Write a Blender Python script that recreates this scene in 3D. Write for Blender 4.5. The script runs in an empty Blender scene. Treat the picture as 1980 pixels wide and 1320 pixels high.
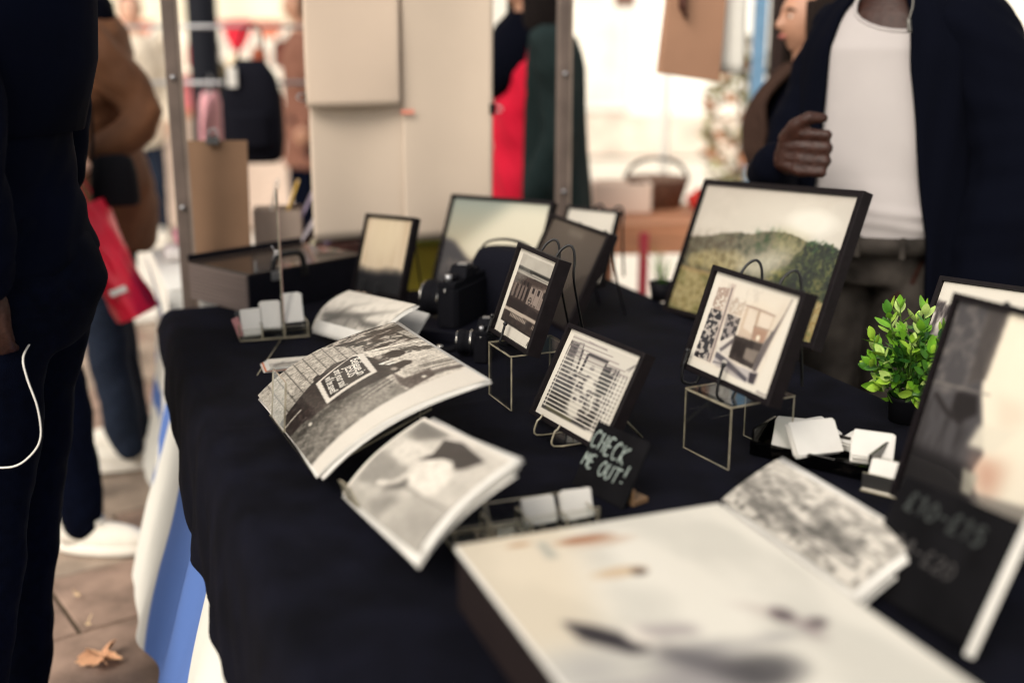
import bpy, math, random
import numpy as np
from mathutils import Vector, Matrix
random.seed(7)
C = bpy.context.scene.collection
sc = bpy.context.scene
PI = math.pi
R = math.radians

# ------------------------------------------------------------------ camera, sky, sun, exposure
cam_d = bpy.data.cameras.new('camera')
cam = bpy.data.objects.new('camera', cam_d); C.objects.link(cam); sc.camera = cam
PITCH = math.atan(2200 / 8300)
cam.location = (0, 0, 1.37)
cam.rotation_euler = (PI / 2 - PITCH, 0, 0)
cam_d.sensor_width = 36; cam_d.lens = 40.0
cam_d.clip_start = 0.05; cam_d.clip_end = 200
cam_d.dof.use_dof = True; cam_d.dof.focus_distance = 1.98; cam_d.dof.aperture_fstop = 1.25
cam_d.dof.aperture_blades = 0

w = bpy.data.worlds.new('World'); sc.world = w; w.use_nodes = True
nt = w.node_tree
sky = nt.nodes.new('ShaderNodeTexSky'); sky.sky_type = 'NISHITA'; sky.sun_disc = False
SUN_EL, SUN_AZ = R(42), R(212)          # high, behind the camera and a little to its left
sky.sun_elevation = SUN_EL; sky.sun_rotation = SUN_AZ
sky.air_density = 1.0; sky.dust_density = 3.0; sky.ozone_density = 1.0
hs = nt.nodes.new('ShaderNodeHueSaturation'); hs.inputs['Saturation'].default_value = 0.30   # overcast: almost white
tint = nt.nodes.new('ShaderNodeMix'); tint.data_type = 'RGBA'; tint.blend_type = 'MULTIPLY'
tint.inputs['Factor'].default_value = 1.0; tint.inputs['B'].default_value = (1.0, 0.955, 0.89, 1)
nt.links.new(sky.outputs[0], hs.inputs['Color']); nt.links.new(hs.outputs[0], tint.inputs['A'])
nt.links.new(tint.outputs['Result'], nt.nodes['Background'].inputs['Color'])
nt.nodes['Background'].inputs['Strength'].default_value = 0.15

sun_d = bpy.data.lights.new('sun', 'SUN'); sun_d.energy = 1.5; sun_d.angle = R(35); sun_d.color = (1.0, 0.93, 0.83)
sun = bpy.data.objects.new('sun', sun_d); C.objects.link(sun)
sd = Vector((math.sin(SUN_AZ) * math.cos(SUN_EL), math.cos(SUN_AZ) * math.cos(SUN_EL), math.sin(SUN_EL)))
sun.rotation_euler = (-sd).to_track_quat('-Z', 'Y').to_euler()

sc.view_settings.view_transform = 'Standard'; sc.view_settings.look = 'None'
sc.view_settings.gamma = 1.0; sc.view_settings.exposure = 0.56
sc.view_settings.use_curve_mapping = False
sc.render.engine = 'CYCLES'
sc.cycles.use_denoising = True; sc.cycles.filter_width = 1.15; sc.cycles.use_adaptive_sampling = False
try: sc.cycles.denoiser = 'OPENIMAGEDENOISE'; sc.cycles.denoising_input_passes = 'RGB_ALBEDO_NORMAL'; sc.cycles.denoising_prefilter = 'ACCURATE'
except Exception: pass
sc.cycles.max_bounces = 10; sc.cycles.transparent_max_bounces = 24
sc.cycles.caustics_reflective = False; sc.cycles.caustics_refractive = False

# ------------------------------------------------------------------ materials
def lin(c):
    c = np.asarray(c, float) / 255.0
    return np.where(c <= 0.04045, c / 12.92, ((c + 0.055) / 1.055) ** 2.4)

MATS = {}
def mat(name, col, rough=0.6, spec=0.4, var=0.0, vscale=30, bump=0.0, bscale=200, metal=0.0, coat=0.0, sheen=0.0, stretch=None):
    if name in MATS: return MATS[name]
    m = bpy.data.materials.new(name); m.use_nodes = True; n = m.node_tree; b = n.nodes['Principled BSDF']
    b.inputs['Base Color'].default_value = (*col, 1); b.inputs['Roughness'].default_value = rough
    b.inputs['Specular IOR Level'].default_value = spec; b.inputs['Metallic'].default_value = metal
    b.inputs['Coat Weight'].default_value = coat; b.inputs['Coat Roughness'].default_value = 0.05
    b.inputs['Sheen Weight'].default_value = sheen
    tc = n.nodes.new('ShaderNodeTexCoord'); src = tc.outputs['Object']
    if stretch:
        mp = n.nodes.new('ShaderNodeMapping'); mp.inputs['Scale'].default_value = stretch
        n.links.new(src, mp.inputs['Vector']); src = mp.outputs[0]
    if var:
        t = n.nodes.new('ShaderNodeTexNoise'); t.inputs['Scale'].default_value = vscale; t.inputs['Detail'].default_value = 5
        r = n.nodes.new('ShaderNodeValToRGB')
        r.color_ramp.elements[0].position = 0.3; r.color_ramp.elements[1].position = 0.72
        r.color_ramp.elements[0].color = (*[x * (1 - var) for x in col], 1); r.color_ramp.elements[1].color = (*[min(1, x * (1 + var)) for x in col], 1)
        n.links.new(src, t.inputs['Vector']); n.links.new(t.outputs['Fac'], r.inputs['Fac']); n.links.new(r.outputs['Color'], b.inputs['Base Color'])
    if bump:
        t = n.nodes.new('ShaderNodeTexNoise'); t.inputs['Scale'].default_value = bscale; t.inputs['Detail'].default_value = 4
        k = n.nodes.new('ShaderNodeBump'); k.inputs['Strength'].default_value = bump; k.inputs['Distance'].default_value = 0.004
        n.links.new(src, t.inputs['Vector']); n.links.new(t.outputs['Fac'], k.inputs['Height']); n.links.new(k.outputs[0], b.inputs['Normal'])
    MATS[name] = m; return m

def mat_print(name='printed_paper', rough=0.45, coat=0.0):
    if name in MATS: return MATS[name]
    m = bpy.data.materials.new(name); m.use_nodes = True; n = m.node_tree; b = n.nodes['Principled BSDF']
    a = n.nodes.new('ShaderNodeAttribute'); a.attribute_name = 'ink'
    g = n.nodes.new('ShaderNodeTexNoise'); g.inputs['Scale'].default_value = 900; g.inputs['Detail'].default_value = 2
    tc = n.nodes.new('ShaderNodeTexCoord'); n.links.new(tc.outputs['Object'], g.inputs['Vector'])
    mr = n.nodes.new('ShaderNodeMapRange'); mr.inputs['To Min'].default_value = 0.62; mr.inputs['To Max'].default_value = 0.92
    n.links.new(g.outputs['Fac'], mr.inputs['Value'])
    mx = n.nodes.new('ShaderNodeMix'); mx.data_type = 'RGBA'; mx.blend_type = 'MULTIPLY'; mx.inputs['Factor'].default_value = 1
    n.links.new(a.outputs['Color'], mx.inputs['A']); n.links.new(mr.outputs[0], mx.inputs['B'])
    n.links.new(mx.outputs['Result'], b.inputs['Base Color'])
    b.inputs['Roughness'].default_value = rough; b.inputs['Specular IOR Level'].default_value = 0.35
    b.inputs['Coat Weight'].default_value = coat; b.inputs['Coat Roughness'].default_value = 0.08
    MATS[name] = m; return m

def mat_glass(name, tint_c=(1, 1, 1), rough=0.02, ior=1.45):
    if name in MATS: return MATS[name]
    m = bpy.data.materials.new(name); m.use_nodes = True; n = m.node_tree; n.nodes.remove(n.nodes['Principled BSDF'])
    o = n.nodes['Material Output']; t = n.nodes.new('ShaderNodeBsdfTransparent'); t.inputs[0].default_value = (*tint_c, 1)
    g = n.nodes.new('ShaderNodeBsdfGlossy'); g.inputs['Roughness'].default_value = rough
    f = n.nodes.new('ShaderNodeFresnel'); ge = n.nodes.new('ShaderNodeNewGeometry'); mr = n.nodes.new('ShaderNodeMapRange')
    mr.inputs['To Min'].default_value = ior; mr.inputs['To Max'].default_value = 1 / ior; n.links.new(ge.outputs['Backfacing'], mr.inputs['Value']); n.links.new(mr.outputs[0], f.inputs[0])
    x = n.nodes.new('ShaderNodeMixShader'); n.links.new(f.outputs[0], x.inputs[0]); n.links.new(t.outputs[0], x.inputs[1])
    n.links.new(g.outputs[0], x.inputs[2]); n.links.new(x.outputs[0], o.inputs[0])
    MATS[name] = m; return m

def mat_haze():
    m = bpy.data.materials.new('hazy_acrylic'); m.use_nodes = True; n = m.node_tree; n.nodes.remove(n.nodes['Principled BSDF'])  # clear sheet mixed with a thin pale diffuse veil
    t = n.nodes.new('ShaderNodeBsdfTransparent'); t.inputs[0].default_value = (.9, .9, .89, 1); d = n.nodes.new('ShaderNodeBsdfDiffuse'); d.inputs[0].default_value = (.62, .63, .60, 1)
    x = n.nodes.new('ShaderNodeMixShader'); x.inputs[0].default_value = .16; n.links.new(t.outputs[0], x.inputs[1]); n.links.new(d.outputs[0], x.inputs[2]); n.links.new(x.outputs[0], n.nodes['Material Output'].inputs[0]); return m
M_CLOTH = mat('black_cotton_cloth', (0.0028, 0.0030, 0.0066), 0.92, 0.08, var=0.5, vscale=14, bump=0.35, bscale=700)
M_FRAME = mat('black_frame_wood', (0.0062, 0.0044, 0.0052), 0.62, 0.12, var=0.3, vscale=60, bump=0.1, bscale=300)
M_BACKING = mat('dark_backing_board', (0.02, 0.018, 0.017), 0.9, 0.1, var=0.2)
M_WIRE = mat('black_easel_wire', (0.005, 0.005, 0.006), 0.35, 0.35)
M_GLASS = mat_glass('frame_glass', (0.97, 0.97, 0.96), 0.03, 1.35)
M_ACRYL = mat_glass('clear_acrylic', (0.96, 0.965, 0.955), 0.02, 1.38)
M_EDGE = mat('acrylic_edge_gleam_colour', (0.26, 0.23, 0.165), 0.2, 0.6, var=0.5, vscale=30)  # light gathered in clear acrylic edges, painted as an opaque pale colour
M_EDGEP = mat('painted_pink_edge_gleam', (0.62, 0.36, 0.33), 0.2, 0.6, var=0.4, vscale=14)  # pink gleam along the strip's edge, put into the colour
M_PAPER = mat('white_card_stock', (0.62, 0.60, 0.555), 0.6, 0.25, var=0.05, vscale=20)
M_PRINT = mat_print('printed_photo_paper', 0.42, 0.10)
M_PRINTM = mat_print('matt_print', 0.6, 0.0)

def add_lint(m):
    n = m.node_tree; b = n.nodes['Principled BSDF']; l = b.inputs['Base Color'].links[0]; src = l.from_socket
    t = n.nodes.new('ShaderNodeTexVoronoi'); t.inputs['Scale'].default_value = 75; tc = n.nodes.new('ShaderNodeTexCoord'); n.links.new(tc.outputs['Object'], t.inputs['Vector'])
    r = n.nodes.new('ShaderNodeMapRange'); r.inputs['From Min'].default_value = .05; r.inputs['From Max'].default_value = .02; n.links.new(t.outputs['Distance'], r.inputs['Value'])
    t2 = n.nodes.new('ShaderNodeTexNoise'); t2.inputs['Scale'].default_value = 11; n.links.new(tc.outputs['Object'], t2.inputs['Vector'])
    r2 = n.nodes.new('ShaderNodeMapRange'); r2.inputs['From Min'].default_value = .52; r2.inputs['From Max'].default_value = .66; r2.inputs['To Max'].default_value = .5; n.links.new(t2.outputs['Fac'], r2.inputs['Value'])
    k = n.nodes.new('ShaderNodeMath'); k.operation = 'MULTIPLY'; n.links.new(r.outputs[0], k.inputs[0]); n.links.new(r2.outputs[0], k.inputs[1])
    x = n.nodes.new('ShaderNodeMix'); x.data_type = 'RGBA'; n.links.new(k.outputs[0], x.inputs['Factor']); n.links.new(src, x.inputs['A']); x.inputs['B'].default_value = (.10, .095, .09, 1); n.links.new(x.outputs['Result'], b.inputs['Base Color'])
add_lint(M_CLOTH)
# ------------------------------------------------------------------ geometry helpers
class G:
    def __init__(s): s.v = []; s.f = []; s.m = []; s.s = []
    def add(s, vs, fs, mi=0, sm=False):
        o = len(s.v); s.v += [tuple(map(float, p)) for p in vs]
        for f in fs: s.f.append([i + o for i in f]); s.m.append(mi); s.s.append(sm)
        return s
    def box(s, c, d, mi=0, M=None):
        x, y, z = c; a, b, h = d[0] / 2, d[1] / 2, d[2] / 2
        vs = [(x + i * a, y + j * b, z + k * h) for k in (-1, 1) for j in (-1, 1) for i in (-1, 1)]
        if M is not None: vs = [tuple(M @ Vector(p)) for p in vs]
        return s.add(vs, [(0, 2, 3, 1), (4, 5, 7, 6), (0, 1, 5, 4), (2, 6, 7, 3), (0, 4, 6, 2), (1, 3, 7, 5)], mi)
    def poly(s, pts, mi=0): return s.add(pts, [list(range(len(pts)))], mi)
    def prism(s, pts, z0, z1, mi=0):
        n = len(pts); vs = [(x, y, z0) for x, y in pts] + [(x, y, z1) for x, y in pts]
        fs = [list(range(n))[::-1], list(range(n, 2 * n))] + [(i, (i + 1) % n, n + (i + 1) % n, n + i) for i in range(n)]
        return s.add(vs, fs, mi)
    def tube(s, pts, r, n=8, mi=0, caps=True, flat=1.0):
        P = [Vector(p) for p in pts]; rs = r if isinstance(r, (list, tuple)) else [r] * len(P)
        vs = []; up = None
        for i, p in enumerate(P):
            d = (P[min(i + 1, len(P) - 1)] - P[max(i - 1, 0)])
            d = d.normalized() if d.length > 1e-9 else Vector((0, 0, 1))
            if up is None:
                up = Vector((0, 0, 1)) if abs(d.z) < 0.9 else Vector((1, 0, 0))
            up = (up - d * up.dot(d)).normalized(); sd_ = d.cross(up)
            for k in range(n):
                a = 2 * PI * k / n; vs.append(p + up * math.cos(a) * rs[i] * flat + sd_ * math.sin(a) * rs[i])
        fs = [(i * n + k, i * n + (k + 1) % n, (i + 1) * n + (k + 1) % n, (i + 1) * n + k) for i in range(len(P) - 1) for k in range(n)]
        if caps: fs += [list(range(n))[::-1], [(len(P) - 1) * n + k for k in range(n)]]
        return s.add(vs, fs, mi, True)
    def ell(s, c, r, nu=16, nv=10, mi=0, M=None, fn=None):
        vs = []; fs = []
        for j in range(nv + 1):
            t = PI * j / nv
            for i in range(nu):
                p = 2 * PI * i / nu; d = Vector((math.sin(t) * math.cos(p), math.sin(t) * math.sin(p), math.cos(t)))
                k = fn(d) if fn else 1.0
                q = Vector((d.x * r[0] * k, d.y * r[1] * k, d.z * r[2] * k))
                if M is not None: q = M @ q
                vs.append(q + Vector(c))
        for j in range(nv):
            for i in range(nu):
                a, b = j * nu + i, j * nu + (i + 1) % nu
                if j == 0: fs.append((a, b + nu, a + nu)) if False else fs.append((a, a + nu, b + nu))
                elif j == nv - 1: fs.append((a, a + nu, b))
                else: fs.append((a, a + nu, b + nu, b))
        return s.add(vs, fs, mi, True)
    def loft(s, secs, n=24, mi=0, a0=0, a1=2 * PI, caps=True, fn=None):
        # secs: (cx, cy, z, rx, ry)
        full = abs(a1 - a0 - 2 * PI) < 1e-6; m = n if full else n + 1; vs = []
        for si, (cx, cy, z, rx, ry) in enumerate(secs):
            for i in range(m):
                a = a0 + (a1 - a0) * i / n; k = fn(a, si, z) if fn else 1
                vs.append((cx + rx * k * math.cos(a), cy + ry * k * math.sin(a), z))
        fs = []
        for j in range(len(secs) - 1):
            for i in range(n):
                q = (i + 1) % m; fs.append((j * m + i, j * m + q, (j + 1) * m + q, (j + 1) * m + i))
        if caps and full: fs += [list(range(m))[::-1], [(len(secs) - 1) * m + i for i in range(m)]]
        return s.add(vs, fs, mi, True)
    def grid(s, fn, nu, nv, mi=0, sm=True):
        vs = [fn(i / nu, j / nv) for j in range(nv + 1) for i in range(nu + 1)]
        fs = [(j * (nu + 1) + i, j * (nu + 1) + i + 1, (j + 1) * (nu + 1) + i + 1, (j + 1) * (nu + 1) + i) for j in range(nv) for i in range(nu)]
        return s.add(vs, fs, mi, sm)
    def lathe(s, prof, c=(0, 0, 0), n=24, mi=0):
        return s.loft([(c[0], c[1], c[2] + z, r, r) for r, z in prof], n, mi)
    def mesh(s, name, mats):
        me = bpy.data.meshes.new(name); me.from_pydata(s.v, [], s.f)
        for m in (mats if isinstance(mats, (list, tuple)) else [mats]): me.materials.append(m)
        me.polygons.foreach_set('material_index', s.m); me.polygons.foreach_set('use_smooth', s.s); me.update()
        return me
    def build(s, name, mats, parent=None, M=None, bevel=0, sub=0):
        o = bpy.data.objects.new(name, s.mesh(name, mats)); C.objects.link(o)
        if parent: o.parent = parent
        if M is not None: o.matrix_local = M
        if bevel:
            b = o.modifiers.new('bevel', 'BEVEL'); b.width = bevel; b.segments = 2; b.limit_method = 'ANGLE'; b.angle_limit = R(40)
        if sub:
            b = o.modifiers.new('sub', 'SUBSURF'); b.levels = b.render_levels = sub
        return o

def tag(o, label=None, cat=None, group=None, kind=None):
    if label: o['label'] = label
    if cat: o['category'] = cat
    if group: o['group'] = group
    if kind: o['kind'] = kind
    return o
def thing(name, label, cat, M=None, group=None):
    o = bpy.data.objects.new(name, None); C.objects.link(o); o.empty_display_size = 0.05
    if M is not None: o.matrix_world = M
    return tag(o, label, cat, group)
def at(x, y, z=0, rz=0): return Matrix.Translation((x, y, z)) @ Matrix.Rotation(rz, 4, 'Z')
def lean(x, y, z, yaw, ln, roll=0):
    """a leaning sheet: X along its foot, Y up the sheet, Z out of its face; x,y,z = left end of its foot"""
    yaw, ln, roll = R(yaw), R(ln), R(roll)
    a = Vector((math.cos(yaw), math.sin(yaw), 0)); nb = Vector((-a.y, a.x, 0))
    up = nb * math.sin(ln) + Vector((0, 0, math.cos(ln)))
    a, up = a * math.cos(roll) + up * math.sin(roll), up * math.cos(roll) - a * math.sin(roll)
    n = a.cross(up); m = Matrix((a, up, n)).transposed().to_4x4(); m.translation = (x, y, z); return m
def smooth(pts, k=6):
    P = [Vector(p) for p in pts]; out = []
    for i in range(len(P) - 1):
        p0, p1, p2, p3 = P[max(i - 1, 0)], P[i], P[i + 1], P[min(i + 2, len(P) - 1)]
        for j in range(k):
            t = j / k
            out.append(0.5 * ((2 * p1) + (p2 - p0) * t + (2 * p0 - 5 * p1 + 4 * p2 - p3) * t * t + (3 * p1 - p0 - 3 * p2 + p3) * t ** 3))
    out.append(P[-1]); return out
def remeshed(name, g, voxel, m, parent, smooth_it=3):
    o = g.build('tmp', m); r = o.modifiers.new('r', 'REMESH'); r.mode = 'VOXEL'; r.voxel_size = voxel; r.use_smooth_shade = True
    sm = o.modifiers.new('s', 'SMOOTH'); sm.factor = 0.5; sm.iterations = smooth_it
    dg = bpy.context.evaluated_depsgraph_get(); me = bpy.data.meshes.new_from_object(o.evaluated_get(dg)); me.name = name
    bpy.data.objects.remove(o); me.materials.clear(); me.materials.append(m)
    ob = bpy.data.objects.new(name, me); C.objects.link(ob); ob.parent = parent; return ob

# ------------------------------------------------------------------ printed pictures (ink as a colour attribute on a fine sheet)
def vnoise(U, V, s, seed=0):
    rs = np.random.RandomState(seed); n = int(s) + 3; t = rs.rand(n, n)
    x = U * s; y = V * s; i = np.floor(x).astype(int) % (n - 1); j = np.floor(y).astype(int) % (n - 1)
    fx = x - np.floor(x); fy = y - np.floor(y); fx = fx * fx * (3 - 2 * fx); fy = fy * fy * (3 - 2 * fy)
    return (t[j, i] * (1 - fx) + t[j, i + 1] * fx) * (1 - fy) + (t[j + 1, i] * (1 - fx) + t[j + 1, i + 1] * fx) * fy
class Cv:
    def __init__(s, nx, ny, col=235):
        s.nx, s.ny = nx * 2, ny * 2
        u = (np.arange(s.nx) + .5) / s.nx; v = (np.arange(s.ny) + .5) / s.ny
        s.U, s.V = np.meshgrid(u, v); s.a = np.zeros((s.ny, s.nx, 3)); s.a[:] = s.c(col)
    @staticmethod
    def c(col): return np.array(col if isinstance(col, (tuple, list)) else (col, col * 0.975, col * 0.93), float)
    def fbm(s, sc_, seed=0, oct=4, su=1, sv=1):
        r = 0; k = .5
        for o in range(oct): r = r + k * vnoise(s.U * su, s.V * sv, sc_ * 2 ** o, seed + o); k *= .5
        return r / (1 - .5 ** oct)
    def put(s, mask, col):
        m = np.clip(mask, 0, 1)[..., None]; cc = s.c(col) if not isinstance(col, np.ndarray) else col
        s.a = s.a * (1 - m) + cc * m; return s
    def blur(s, m, k):
        k = int(k)
        for _ in range(2):
            for ax in (0, 1):
                if k < 1: continue
                p = np.pad(m, [(k, k) if a == ax else (0, 0) for a in (0, 1)], mode='edge'); cs = np.cumsum(p, axis=ax)
                cs = np.insert(cs, 0, 0, axis=ax)
                m = (np.take(cs, range(2 * k + 1, cs.shape[ax]), ax) - np.take(cs, range(0, cs.shape[ax] - 2 * k - 1), ax)) / (2 * k + 1)
        return m
    def pm(s, pts, soft=0):
        ins = np.zeros(s.U.shape, bool); n = len(pts)
        for i in range(n):
            (x0, y0), (x1, y1) = pts[i], pts[(i + 1) % n]
            if y0 == y1: continue
            c = ((y0 > s.V) != (y1 > s.V)) & (s.U < (x1 - x0) * (s.V - y0) / (y1 - y0) + x0); ins ^= c
        m = ins.astype(float); return s.blur(m, soft * s.nx) if soft else m
    def poly(s, pts, col, al=1, soft=0): return s.put(s.pm(pts, soft) * al, col)
    def em(s, cx, cy, rx, ry, soft=.1, rot=0):
        c, n = math.cos(R(rot)), math.sin(R(rot)); x, y = s.U - cx, s.V - cy
        d = np.sqrt(((x * c + y * n) / rx) ** 2 + ((-x * n + y * c) / ry) ** 2); return np.clip((1 - d) / max(soft, 1e-3) + .5, 0, 1)
    def ell(s, cx, cy, rx, ry, col, al=1, soft=.1, rot=0): return s.put(s.em(cx, cy, rx, ry, soft, rot) * al, col)
    def line(s, pts, wd, col, al=1, soft=None):
        asp = s.ny / s.nx; d = np.full(s.U.shape, 9.)
        for (x0, y0), (x1, y1) in zip(pts[:-1], pts[1:]):
            dx, dy = x1 - x0, (y1 - y0) * asp; L = dx * dx + dy * dy + 1e-12
            t = np.clip(((s.U - x0) * dx + (s.V - y0) * asp * dy) / L, 0, 1)
            d = np.minimum(d, np.hypot(s.U - x0 - t * dx, (s.V - y0) * asp - t * dy))
        sf = soft or 1.0 / s.nx; return s.put(np.clip((wd / 2 - d) / sf + .5, 0, 1) * al, col)
    def out(s):
        v = lin(np.clip(s.a.reshape(s.ny // 2, 2, s.nx // 2, 2, 3).mean((1, 3)), 0, 255)); return .82 * (v / .82) ** 1.28
def print_sheet(name, cv, W, H, parent, fn=None, m=None, M=None):
    """a printed sheet of W x H m; X right, Y up, Z out of the face; fn bends it"""
    ink = cv.out(); ny, nx = ink.shape[:2]
    u, v = np.meshgrid((np.arange(nx)) / (nx - 1), (np.arange(ny)) / (ny - 1)); x = u * W; y = v * H; z = np.zeros_like(x)
    if fn: x, y, z = fn(u, v, x, y)
    co = np.stack([x, y, z], -1).reshape(-1, 3).astype(np.float32)
    idx = np.arange(nx * ny).reshape(ny, nx); q = np.stack([idx[:-1, :-1], idx[:-1, 1:], idx[1:, 1:], idx[1:, :-1]], -1).reshape(-1, 4)
    me = bpy.data.meshes.new(name); me.vertices.add(len(co)); me.vertices.foreach_set('co', co.ravel())
    me.loops.add(q.size); me.loops.foreach_set('vertex_index', q.ravel().astype(np.int32))
    me.polygons.add(len(q)); me.polygons.foreach_set('loop_start', np.arange(0, q.size, 4, dtype=np.int32)); me.polygons.foreach_set('loop_total', np.full(len(q), 4, dtype=np.int32))
    me.update(); me.validate()
    at_ = me.attributes.new('ink', 'FLOAT_COLOR', 'POINT'); at_.data.foreach_set('color', np.concatenate([ink.reshape(-1, 3), np.ones((nx * ny, 1))], 1).astype(np.float32).ravel())
    me.polygons.foreach_set('use_smooth', [True] * len(q)); me.materials.append(m or M_PRINT)
    o = bpy.data.objects.new(name, me); C.objects.link(o)
    if parent: o.parent = parent
    if M is not None: o.matrix_local = M
    return o

# ------------------------------------------------------------------ the ground
M_SLAB = mat('worn_paving_stone', (0.29, 0.225, 0.172), 0.85, 0.25, var=0.38, vscale=9, bump=0.5, bscale=60)
M_SLAB2 = mat('rosy_paving_stone', (0.27, 0.185, 0.14), 0.85, 0.25, var=0.38, vscale=9, bump=0.5, bscale=60)
M_MORTAR = mat('sandy_joint', (0.13, 0.10, 0.07), 0.95, 0.1, var=0.3, vscale=40)
M_STREET = mat('pale_street_paving', (0.70, 0.655, 0.575), 0.9, 0.2, var=0.1, vscale=2, bump=0.3, bscale=30)
g = G(); g.poly([(-60, -30, -0.03), (60, -30, -0.03), (60, 90, -0.03), (-60, 90, -0.03)])
tag(g.build('street', M_STREET), kind='structure')
ga = R(36); ca, sa = math.cos(ga), math.sin(ga)
pave = thing('pavement', None, None, None); tag(pave, kind='structure')
g = G(); g.poly([(-2.9, -2.6, -0.011), (2.9, -2.6, -0.011), (2.9, 2.6, -0.011), (-2.9, 2.6, -0.011)])
pave.matrix_world = at(-0.85, 3.15, 0, ga)
g.build('joint_bed', M_MORTAR, pave)
slab_me = []
for k in range(4):
    g = G(); g.box((0, 0, -0.006), (0.545 - 0.004 * k, 0.321, 0.012)); slab_me.append(g.mesh('slab', M_SLAB if k % 2 else M_SLAB2))
for j in range(-7, 8):
    for i in range(-4, 5):
        o = bpy.data.objects.new('slab', slab_me[random.randrange(4)]); C.objects.link(o); o.parent = pave
        o.matrix_local = Matrix.Translation((i * 0.552 + (0.27 if j % 2 else 0), j * 0.3305 + 0.04, random.uniform(-0.002, 0.001))) @ Matrix.Rotation(random.uniform(-.006, .006), 4, 'Z')
        b = o.modifiers.new('bevel', 'BEVEL'); b.width = 0.004; b.segments = 2

# ------------------------------------------------------------------ far buildings across the street
M_CREAM = mat('cream_render', (0.88, 0.82, 0.70), 0.9, 0.2, var=0.05, vscale=1.5)
M_WHITE = mat('white_render', (0.90, 0.88, 0.81), 0.9, 0.2, var=0.04, vscale=1.5)
M_TRIM = mat('white_painted_trim', (0.80, 0.78, 0.72), 0.6, 0.4)
M_SHOPRED = mat('red_painted_shopfront', (0.55, 0.035, 0.04), 0.5, 0.4, var=0.15)
M_PANE = mat('shop_window_pane', (0.30, 0.29, 0.27), 0.12, 0.6)
M_STONE = mat('warm_stone_plinth', (0.66, 0.58, 0.50), 0.85, 0.2, var=0.2, vscale=4)
def building(name, label, x0, x1, y, h, m, seed, shop=None):
    t = thing(name, label, 'building', at((x0 + x1) / 2, y, 0)); wd = x1 - x0; rs = random.Random(seed)
    g = G(); g.box((0, 3, h / 2), (wd, 6, h)); g.build('wall', m, t)
    g = G(); g.box((0, -0.06, 0.25), (wd - 0.01, 0.12, 0.5)); g.build('plinth', M_STONE, t)
    g = G(); g.box((0, -0.10, h - 0.2), (wd + 0.1, 0.3, 0.35)); g.build('cornice', M_TRIM, t)
    n = max(2, int(wd / 1.9))
    for i in range(n):
        x = -wd / 2 + wd * (i + .5) / n
        for fl in range(1, int(h / 3)):
            z = 3.0 * fl + 1.5
            g = G(); g.box((x, -0.05, z), (1.0, 0.1, 1.7)); fr = g.build('window', M_TRIM, t)
            g = G(); g.box((x, -0.108, z - .42), (0.84, 0.012, 0.72)); g.box((x, -0.108, z + .42), (0.84, 0.012, 0.72)); g.build('pane', M_PANE, fr)
            g = G(); g.box((x, -0.16, z - .92), (1.2, 0.3, 0.09)); g.build('sill', M_TRIM, fr)
        if i % 2 == 0:
            g = G(); g.box((x, -0.04, 1.55), (1.35, 0.08, 2.0)); fr = g.build('window', M_TRIM, t)
            g = G(); g.box((x, -0.086, 1.55), (1.15, 0.012, 1.8)); g.build('pane', mat('pale_shop_display', (0.80, 0.77, 0.68), 0.3, 0.5, var=.2, vscale=3), fr)
        else:
            g = G(); g.box((x, -0.05, 1.1), (1.0, 0.1, 2.2)); dr = g.build('door', shop or M_TRIM, t)
            g = G(); g.tube([(x + .35, -.1, 1.0), (x + .35, -.16, 1.02), (x + .35, -.16, 1.15), (x + .35, -.1, 1.17)], .015); g.build('handle', mat('brass', (.5, .36, .15), .3, metal=1), dr)
    g = G(); g.box((0, -0.12, 2.85), (wd * .96, 0.24, 0.42)); g.build('shop_fascia', shop or M_TRIM, t)
building('terrace_house', 'cream rendered shop building with white windows across the street at left', -12.5, -3.4, 13.5, 10, M_CREAM, 1)
building('terrace_house', 'white rendered building with red shopfront behind the striped far stall', -3.38, -0.6, 13.2, 9.5, M_WHITE, 2, M_SHOPRED)
building('terrace_house', 'tall white rendered building behind the two hanging paper sheets', -0.58, 7.0, 14.0, 11, M_WHITE, 3)
building('terrace_house', 'cream rendered building at the far right end of the street', 7.02, 15.0, 13.4, 9, M_CREAM, 4)

# ------------------------------------------------------------------ our stall: table, black cloth, striped skirt, posts, rail
TZ = 0.74
TA = Vector((-0.816, 2.669, 0)); TU = Vector((0.357, -0.934, 0)); TV = Vector((0.934, 0.357, 0))
TW, TL = 1.13, 2.0
def tp(s, t, z=TZ): p = TA + TV * s + TU * t; return Vector((p.x, p.y, z))
YAW_T = math.atan2(TU.y, TU.x)
tab = thing('trestle_table', 'folding market table hidden under the black cloth', 'table', Matrix((TU, TV, (0, 0, 1))).transposed().to_4x4())
tab.matrix_world = Matrix.Translation(TA) @ Matrix(((TU.x, TV.x, 0, 0), (TU.y, TV.y, 0, 0), (0, 0, 1, 0), (0, 0, 0, 1)))
M_PLY = mat('plywood', (0.35, 0.22, 0.12), 0.7, 0.3, var=0.2, stretch=(2, 30, 2), vscale=3)
M_STEEL = mat('grey_steel_tube', (0.35, 0.35, 0.36), 0.35, 0.5, metal=0.8)
g = G(); g.box((TL / 2, TW / 2, TZ - 0.022), (TL - .02, TW - .02, 0.03)); g.build('tabletop', M_PLY, tab)
for x in (0.15, TL - 0.15):
    for y in (0.12, TW - 0.12):
        g = G(); g.tube([(x, y, 0), (x, y, TZ - .037)], 0.016); g.build('leg', M_STEEL, tab)
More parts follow.
